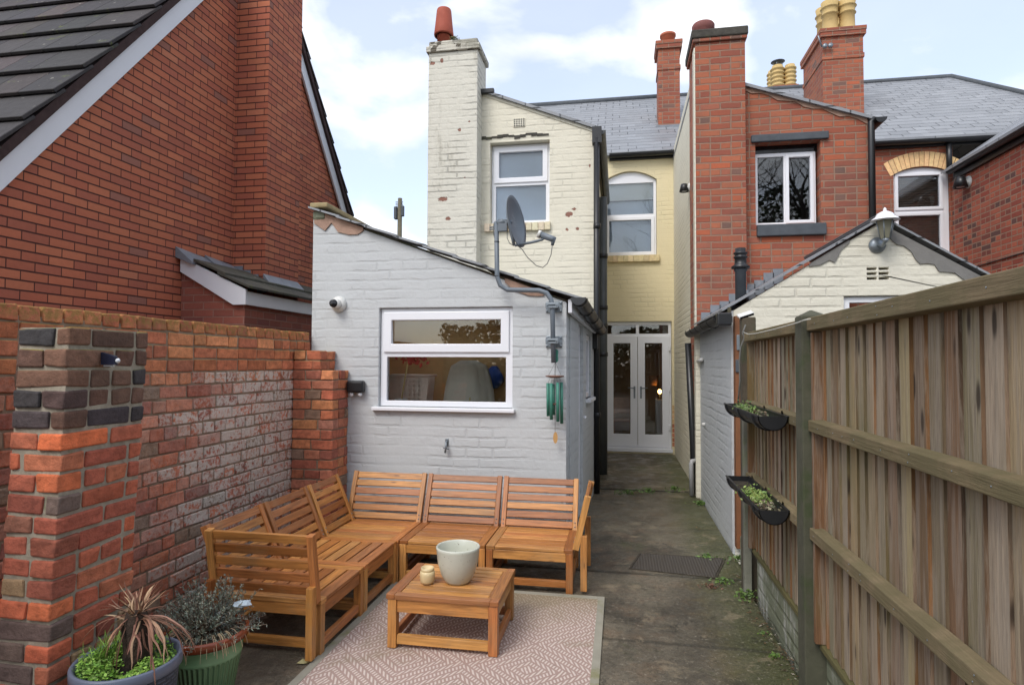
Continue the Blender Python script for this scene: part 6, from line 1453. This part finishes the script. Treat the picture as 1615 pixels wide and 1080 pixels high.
fence_panel('short weathered fence panel carrying the black troughs, beyond the concrete post', 2.955, 4.19, 5)
random.seed(11)
fp = thing('concrete_post', (0.84, 2.895, -0.1), 'dark mossy concrete fence post between the two fence panels', 'post')
MB().add([(0.782, 2.842, -0.1), (0.892, 2.842, -0.1), (0.892, 2.948, -0.1), (0.782, 2.948, -0.1), (0.782, 2.842, 1.712), (0.892, 2.842, 1.712), (0.892, 2.948, 1.712), (0.782, 2.948, 1.712), (0.837, 2.895, 1.742)],
         [(0, 3, 2, 1), (0, 1, 5, 4), (1, 2, 6, 5), (2, 3, 7, 6), (3, 0, 4, 7), (4, 5, 8), (5, 6, 8), (6, 7, 8), (7, 4, 8)]).build('shaft', M['concrete_post'], fp, 0.005)
a = at(1171, 640, 'Y', 4.22).x; b = at(1183, 640, 'Y', 4.22).x
tag(B(a, b, 4.20, 4.25, -0.1, 1.22, grain=False).build('concrete_post', M['pale_post'], bevel=0.006), 'thin pale concrete post at the far end of the fence below the troughs', 'post')
a = at(1169, 560, 'Y', 4.30).x; b = at(1191, 560, 'Y', 4.30).x
tag(B(a, b, 4.262, 4.36, -0.1, at(1178, 500, 'Y', 4.27).z, grain=False).build('timber_post', M['dark_timber'], bevel=0.008), 'dark weathered timber post at the far end of the fence', 'post')
lw = thing('low_wall', (0.95, 2.6, -0.1), 'low white painted brick wall, green with moss, under the fence panels', 'wall')
m = MB(); m.box(0.868, 1.05, 0.98, 4.19, -0.1, 0.283, grain=False); m.build('brickwork', M['white_brick'], lw, 0.006)
m = MB(); m.box(0.895, 1.0, 4.25, 4.9, -0.05, 0.20, grain=False); m.build('wall_stub', M['white_brick'], lw, 0.01)
g_ = thing('gate_frame', (0.93, 5.08, 0), 'orange stained timber gate jamb against the corner of the outhouse', 'gate')
a = at(1159.5, 650, 'Y', 5.08).x; b = at(1170, 650, 'Y', 5.08).x
B(a, b, 5.06, 5.145, 0.05, 1.88, grain=False).build('jamb', M['orange_wood'], g_, 0.004)
B(b+0.002, b+0.06, 5.10, 5.14, 0.1, 1.80, grain=False).build('batten', M['dark_timber'], g_, 0.004)
z_ = at(1166, 577, 'Y', 5.05).z; B(a+0.0, a+0.09, 5.045, 5.058, z_-0.05, z_+0.05, grain=False).build('latch_plate', M['lintel'], g_, 0.004)
z_ = at(1166, 540, 'Y', 5.05).z; B(a+0.01, a+0.07, 5.045, 5.058, z_-0.06, z_+0.06, grain=False).build('latch_plate', M['galv'], g_, 0.004)

def trough(label, z, far, glabel, spots):
    t = thing('trough_planter', (0.79, 3.6, z-0.1), label, 'planter', 'black trough planters hung on the fence')
    y0, y1 = 3.13, far; cx = 0.728; rad = 0.070
    m = MB(); half_pipe(m, Vector((cx, y0, z)), Vector((cx, y1, z)), rad, 16, 0.004); body = m.build('trough', M['black_plastic'], t)
    m = MB()
    for s_ in (-1, 1): m.box(cx+s_*(rad-0.002)-0.006, cx+s_*(rad-0.002)+0.006, y0, y1, z-0.004, z+0.004, grain=False)
    m.build('lip', M['black_plastic'], t, 0.002)
    for y in (y0+0.10, (y0+y1)/2, y1-0.10):
        m = MB(); half_pipe(m, Vector((cx, y, z)), Vector((cx, y+0.035, z)), rad+0.010, 16, 0.009, ends=False); m.box(cx+rad+0.0, X-0.052, y, y+0.035, z-0.03, z+0.02, grain=False); m.build('bracket', M['black_plastic'], t)
    m = MB(); m.box(cx-rad*0.9, cx+rad*0.9, y0+0.006, y1-0.006, z-0.035, z-0.030, grain=False); m.build('soil', M['soil'], t)
    pln = MB()
    for (yy, n, hh, cols) in spots:
        for _ in range(n):
            c_ = Vector((cx+random.gauss(0, 0.026), yy+random.gauss(0, 0.045), z-0.028+abs(random.gauss(0, hh)))); e = Vector((random.gauss(0, 1), random.gauss(0, 1), random.uniform(0, 1.2))).normalized(); q = e.orthogonal().normalized(); l_ = random.uniform(0.006, 0.014)
            pln.add([c_-e*l_, c_-q*l_*0.5, c_+e*l_, c_+q*l_*0.5], [(0, 1, 2, 3)], vary(random.choice(cols), 0.25))
    tag(pln.build('trough_plants', M['live']), glabel, 'plant', kind='stuff')
GR2 = [(0.10, 0.18, 0.035), (0.06, 0.12, 0.03), (0.18, 0.27, 0.07), (0.12, 0.15, 0.05)]; BR2 = [(0.10, 0.07, 0.04), (0.16, 0.12, 0.08), (0.08, 0.09, 0.04)]
trough('upper black gutter trough planter hung on the fence', 1.246, 4.10, 'small green plants growing in the upper black trough', [(3.95, 130, 0.018, GR2), (3.8, 150, 0.02, GR2), (3.65, 130, 0.018, GR2), (3.42, 90, 0.02, BR2)])
trough('lower black gutter trough planter hung on the fence', 0.795, 4.05, 'bright green succulents in the lower black trough', [(3.62, 240, 0.02, [(0.20, 0.30, 0.07), (0.28, 0.36, 0.10), (0.13, 0.22, 0.05)]), (3.45, 260, 0.022, [(0.20, 0.30, 0.07), (0.28, 0.36, 0.10)]), (3.3, 100, 0.02, BR2+[(0.4, 0.36, 0.24)])])
sc_ = thing('solar_spotlight', at(1176, 498, 'Y', 4.30), 'small grey solar spotlight on top of the far fence post', 'lamp'); p = ORG[sc_.name]
Mr = Matrix.Translation(p) @ Matrix.Rotation(R(-18), 4, 'Y') @ Matrix.Rotation(R(20), 4, 'X')
B(-0.05, 0.05, -0.035, 0.035, 0.0, 0.018, M=Mr, grain=False).build('panel', M['white_plastic'], sc_, 0.006)
B(-0.046, 0.046, -0.040, -0.036, 0.0, 0.016, M=Mr, grain=False).build('lens', M['dark_lens'], sc_, 0.003)
MB().tube([p+Vector((0, 0, 0)), p+Vector((0.005, 0.01, -0.035)), p+Vector((0.01, 0.02, -0.06))], 0.008, 8).build('stem', M['black_plastic'], sc_)
P = lambda x, y, Y=4.22: at(x, y, 'Y', Y)
tag(MB().tube([P(1176, 512), P(1171, 525), P(1174, 532), P(1168, 548), P(1166, 570), P(1167, 600), P(1164, 636)], 0.005, 6).build('cable', M['cable']), 'loose grey cable hanging down the far timber fence post', 'cable')
pts = [at(1173, 524, 'X', 0.775)]
for x_, y_ in ((1180, 527), (1192, 526), (1205, 523), (1222, 519), (1240, 514), (1258, 509), (1268, 505), (1278, 503)):
    pts.append(at(x_, y_, 'X', 0.774))
tag(MB().tube(pts, 0.0028, 6).build('cable', M['white_cable']), 'thin white cable strung along the top rail of the far fence panel', 'cable')

# ------------------------------------------------------------------ on the path
mh = thing('manhole_cover', (0.42, 4.74, 0.003), 'rectangular cast iron manhole cover with a raised pattern in the path', 'manhole cover')
tm = NT('cast_iron_chequer'); v = tm.obj(); x, y, z = tm.sep(v)
ck = tm.math('MULTIPLY', tm.math('SINE', tm.math('MULTIPLY', tm.math('ADD', x, y), 150.0)), tm.math('SINE', tm.math('MULTIPLY', tm.math('SUBTRACT', x, y), 150.0)))
nn_ = tm.noise(v, 8, 5); tm.color(tm.mix(tm.step(ck, 0.0, 0.4), tm.mix(nn_, S(52, 48, 44), S(70, 62, 52)), tm.mix(nn_, S(96, 92, 88), S(80, 72, 62)))); tm.rough(0.55); tm.bump(tm.step(ck, -0.1, 0.4), 0.006)
ps = [at(1011, 874, 'Z', 0), at(1141, 882, 'Z', 0), at(1127, 911, 'Z', 0), at(996, 897, 'Z', 0)]
cen = sum(ps, Vector())/4
m = MB(); vs = [Vector((p.x, p.y, 0.008)) for p in ps]+[Vector((p.x, p.y, -0.01)) for p in ps]; m.add(vs, [(3, 2, 1, 0), (4, 5, 6, 7), (0, 1, 5, 4), (1, 2, 6, 5), (2, 3, 7, 6), (3, 0, 4, 7)]); m.build('plate', tm.m, mh, 0.002)
m = MB()
for i in range(4):
    a, b = ps[i], ps[(i+1) % 4]; oa, ob = cen+(a-cen)*1.06, cen+(b-cen)*1.06; ia, ib = cen+(a-cen)*1.012, cen+(b-cen)*1.012
    vs = [Vector((q.x, q.y, zz)) for zz in (0.0075, -0.01) for q in (oa, ob, ib, ia)]; m.add(vs, [(3, 2, 1, 0), (4, 5, 6, 7), (0, 1, 5, 4), (1, 2, 6, 5), (2, 3, 7, 6), (3, 0, 4, 7)])
m.build('rim', M['soil'], mh)
def weed(px, py, rad, n, label, cols=WEED, leaf=0.012, rc=0.2):
    c_ = at(px, py, 'Z', 0.0); m = MB()
    for _ in range(n):
        a = random.uniform(0, 6.28); rr = rad*abs(random.gauss(0, 0.5)); p = c_+Vector((rr*math.cos(a)*1.4, rr*math.sin(a), 0.003+random.random()*rad*0.5*(1-rr/rad/1.6)))
        e = Vector((random.gauss(0, 1), random.gauss(0, 1), random.uniform(0, 0.7))).normalized(); q = e.orthogonal().normalized(); l_ = leaf*random.uniform(0.6, 1.3)
        m.add([p-e*l_, p-q*l_*0.5, p+e*l_, p+q*l_*0.5], [(0, 1, 2, 3)], tuple(x*0.42 for x in vary(random.choice(cols), rc)))
    o = m.build('weed', M['live'], origin=(c_.x, c_.y, 0)); tag(o, label, 'plant', 'weeds growing along the path')
weed(1172, 885, 0.10, 90, 'leafy green weed at the foot of the orange gate jamb', leaf=0.018)
weed(1180, 940, 0.09, 110, 'green weed round the base of the thin pale concrete post')
weed(1140, 918, 0.07, 80, 'small green weed in the gap below the manhole cover corner')
weed(1122, 926, 0.06, 60, 'reddish dry weed left of the thin pale post', [(0.30, 0.12, 0.06), (0.2, 0.10, 0.05)], 0.010)
weed(1115, 879, 0.06, 70, 'grassy weed along the top edge of the manhole cover')
weed(1063, 774, 0.11, 90, 'grassy weed on the path joint near the outhouse downpipe', leaf=0.016)
weed(1022, 776, 0.11, 80, 'grassy weed in the middle of the path joint', leaf=0.016)
weed(990, 779, 0.11, 90, 'grassy weed at the left end of the path joint', leaf=0.016)
weed(1105, 796, 0.09, 110, 'leafy weed below the outhouse waste pipe', leaf=0.016)
weed(1222, 1035, 0.03, 40, 'small green weed at the foot of the low mossy wall')
weed(1205, 1000, 0.03, 24, 'tiny mossy weed at the wall foot, just above another', leaf=0.008)
dl = MB()
for _ in range(1000):
    s_ = random.random(); y = random.uniform(1.8, 4.6); x = 0.86-abs(random.gauss(0, 0.05))
    if random.random() < 0.35: x = random.uniform(-2.4, 0.8); y = random.uniform(2.2, 7)
    l_ = random.uniform(0.003, 0.012)*(1 if x > 0.6 else 0.5); a = random.uniform(0, 6.28); e = Vector((math.cos(a), math.sin(a), random.uniform(-.1, .3)))*l_; q = Vector((-math.sin(a), math.cos(a), random.uniform(-.2, .2)))*l_*0.45; p = Vector((x, y, 0.006))
    dl.add([p-e, p-q, p+e, p+q], [(0, 1, 2, 3)], vary(random.choice([S(96, 68, 48), S(70, 56, 44), S(120, 88, 60), S(84, 80, 60), S(150, 142, 126)]), 0.2))
tag(dl.build('leaf_litter', M['live'], origin=(0, 3, 0)), 'scattered brown leaf litter and crumbs on the concrete', 'litter', kind='stuff')

# ------------------------------------------------------------------ the garden behind the camera, seen in the window panes
random.seed(21)
M['bare_bark'] = flat_mat('bare_tree_bark', S(70, 62, 54), 0.9, noise=0.3, nscale=3)
def bare_tree(x, y, H_, label):
    t = thing('bare_tree', (x, y, -0.12), label, 'tree', 'bare trees behind the camera')
    tr, br = MB(), MB()
    def grow(m, p, d, L_, r0_, depth):
        pts = [p]; n = 5
        for i in range(n): d = (d+Vector((random.gauss(0, .11), random.gauss(0, .11), 0.05))).normalized(); p = p+d*L_/n; pts.append(p)
        m.tube(pts, [r0_*(1-0.12*i) for i in range(n+1)], 7 if depth < 2 else 4, cap=False)
        if depth >= 5: return
        for k in range(3 if depth else 5):
            q = pts[random.choice((2, 3, 4, 5)) if k else 5]; dd = (d+Vector((random.gauss(0, .6), random.gauss(0, .6), random.gauss(0.15, .25)))).normalized()
            grow(br, q, dd, L_*random.uniform(0.58, 0.78), max(r0_*0.5, 0.008), depth+1)
    grow(tr, Vector((x, y, -0.12)), Vector((0, 0, 1)), H_*0.34, H_*0.022, 0)
    tr.build('trunk', M['bare_bark'], t); br.build('branches', M['bare_bark'], t)
for (x, y, h, l) in ((6.5, -9, 10.5, 'bare tree reflected in the left pane of the casement window'), (8.6, -10, 11, 'bare tree reflected in the right pane of the casement window'), (3.5, -12, 11, 'bare tree farther back reflected beside the casement panes'), (11.5, -9, 10, 'rightmost bare tree behind the camera')): bare_tree(x, y, h*1.25, l)
m = MB()  # thicket added out of view, its dark mass deepens the pane reflections
for _ in range(16000):
    p = Vector((random.uniform(-7, 16), -14+random.gauss(0, 0.5), 0)); tp = 3.2+0.3*math.sin(p.x*1.3)+(5.2+1.1*math.sin(p.x*0.9+1) if p.x > 3.5 else 0); p.z = random.uniform(-0.1, tp); e = Vector((random.gauss(0, 1), random.gauss(0, 1), random.gauss(0, 1))).normalized()*0.14; q = e.orthogonal().normalized()*0.08
    m.add([p-e, p-q, p+e, p+q], [(0, 1, 2, 3)], vary((0.035, 0.06, 0.02), 0.3))
tag(m.build('added_evergreen_thicket', M['live']), 'dark evergreen thicket added behind the camera to darken reflections in the panes', 'hedge', kind='stuff')
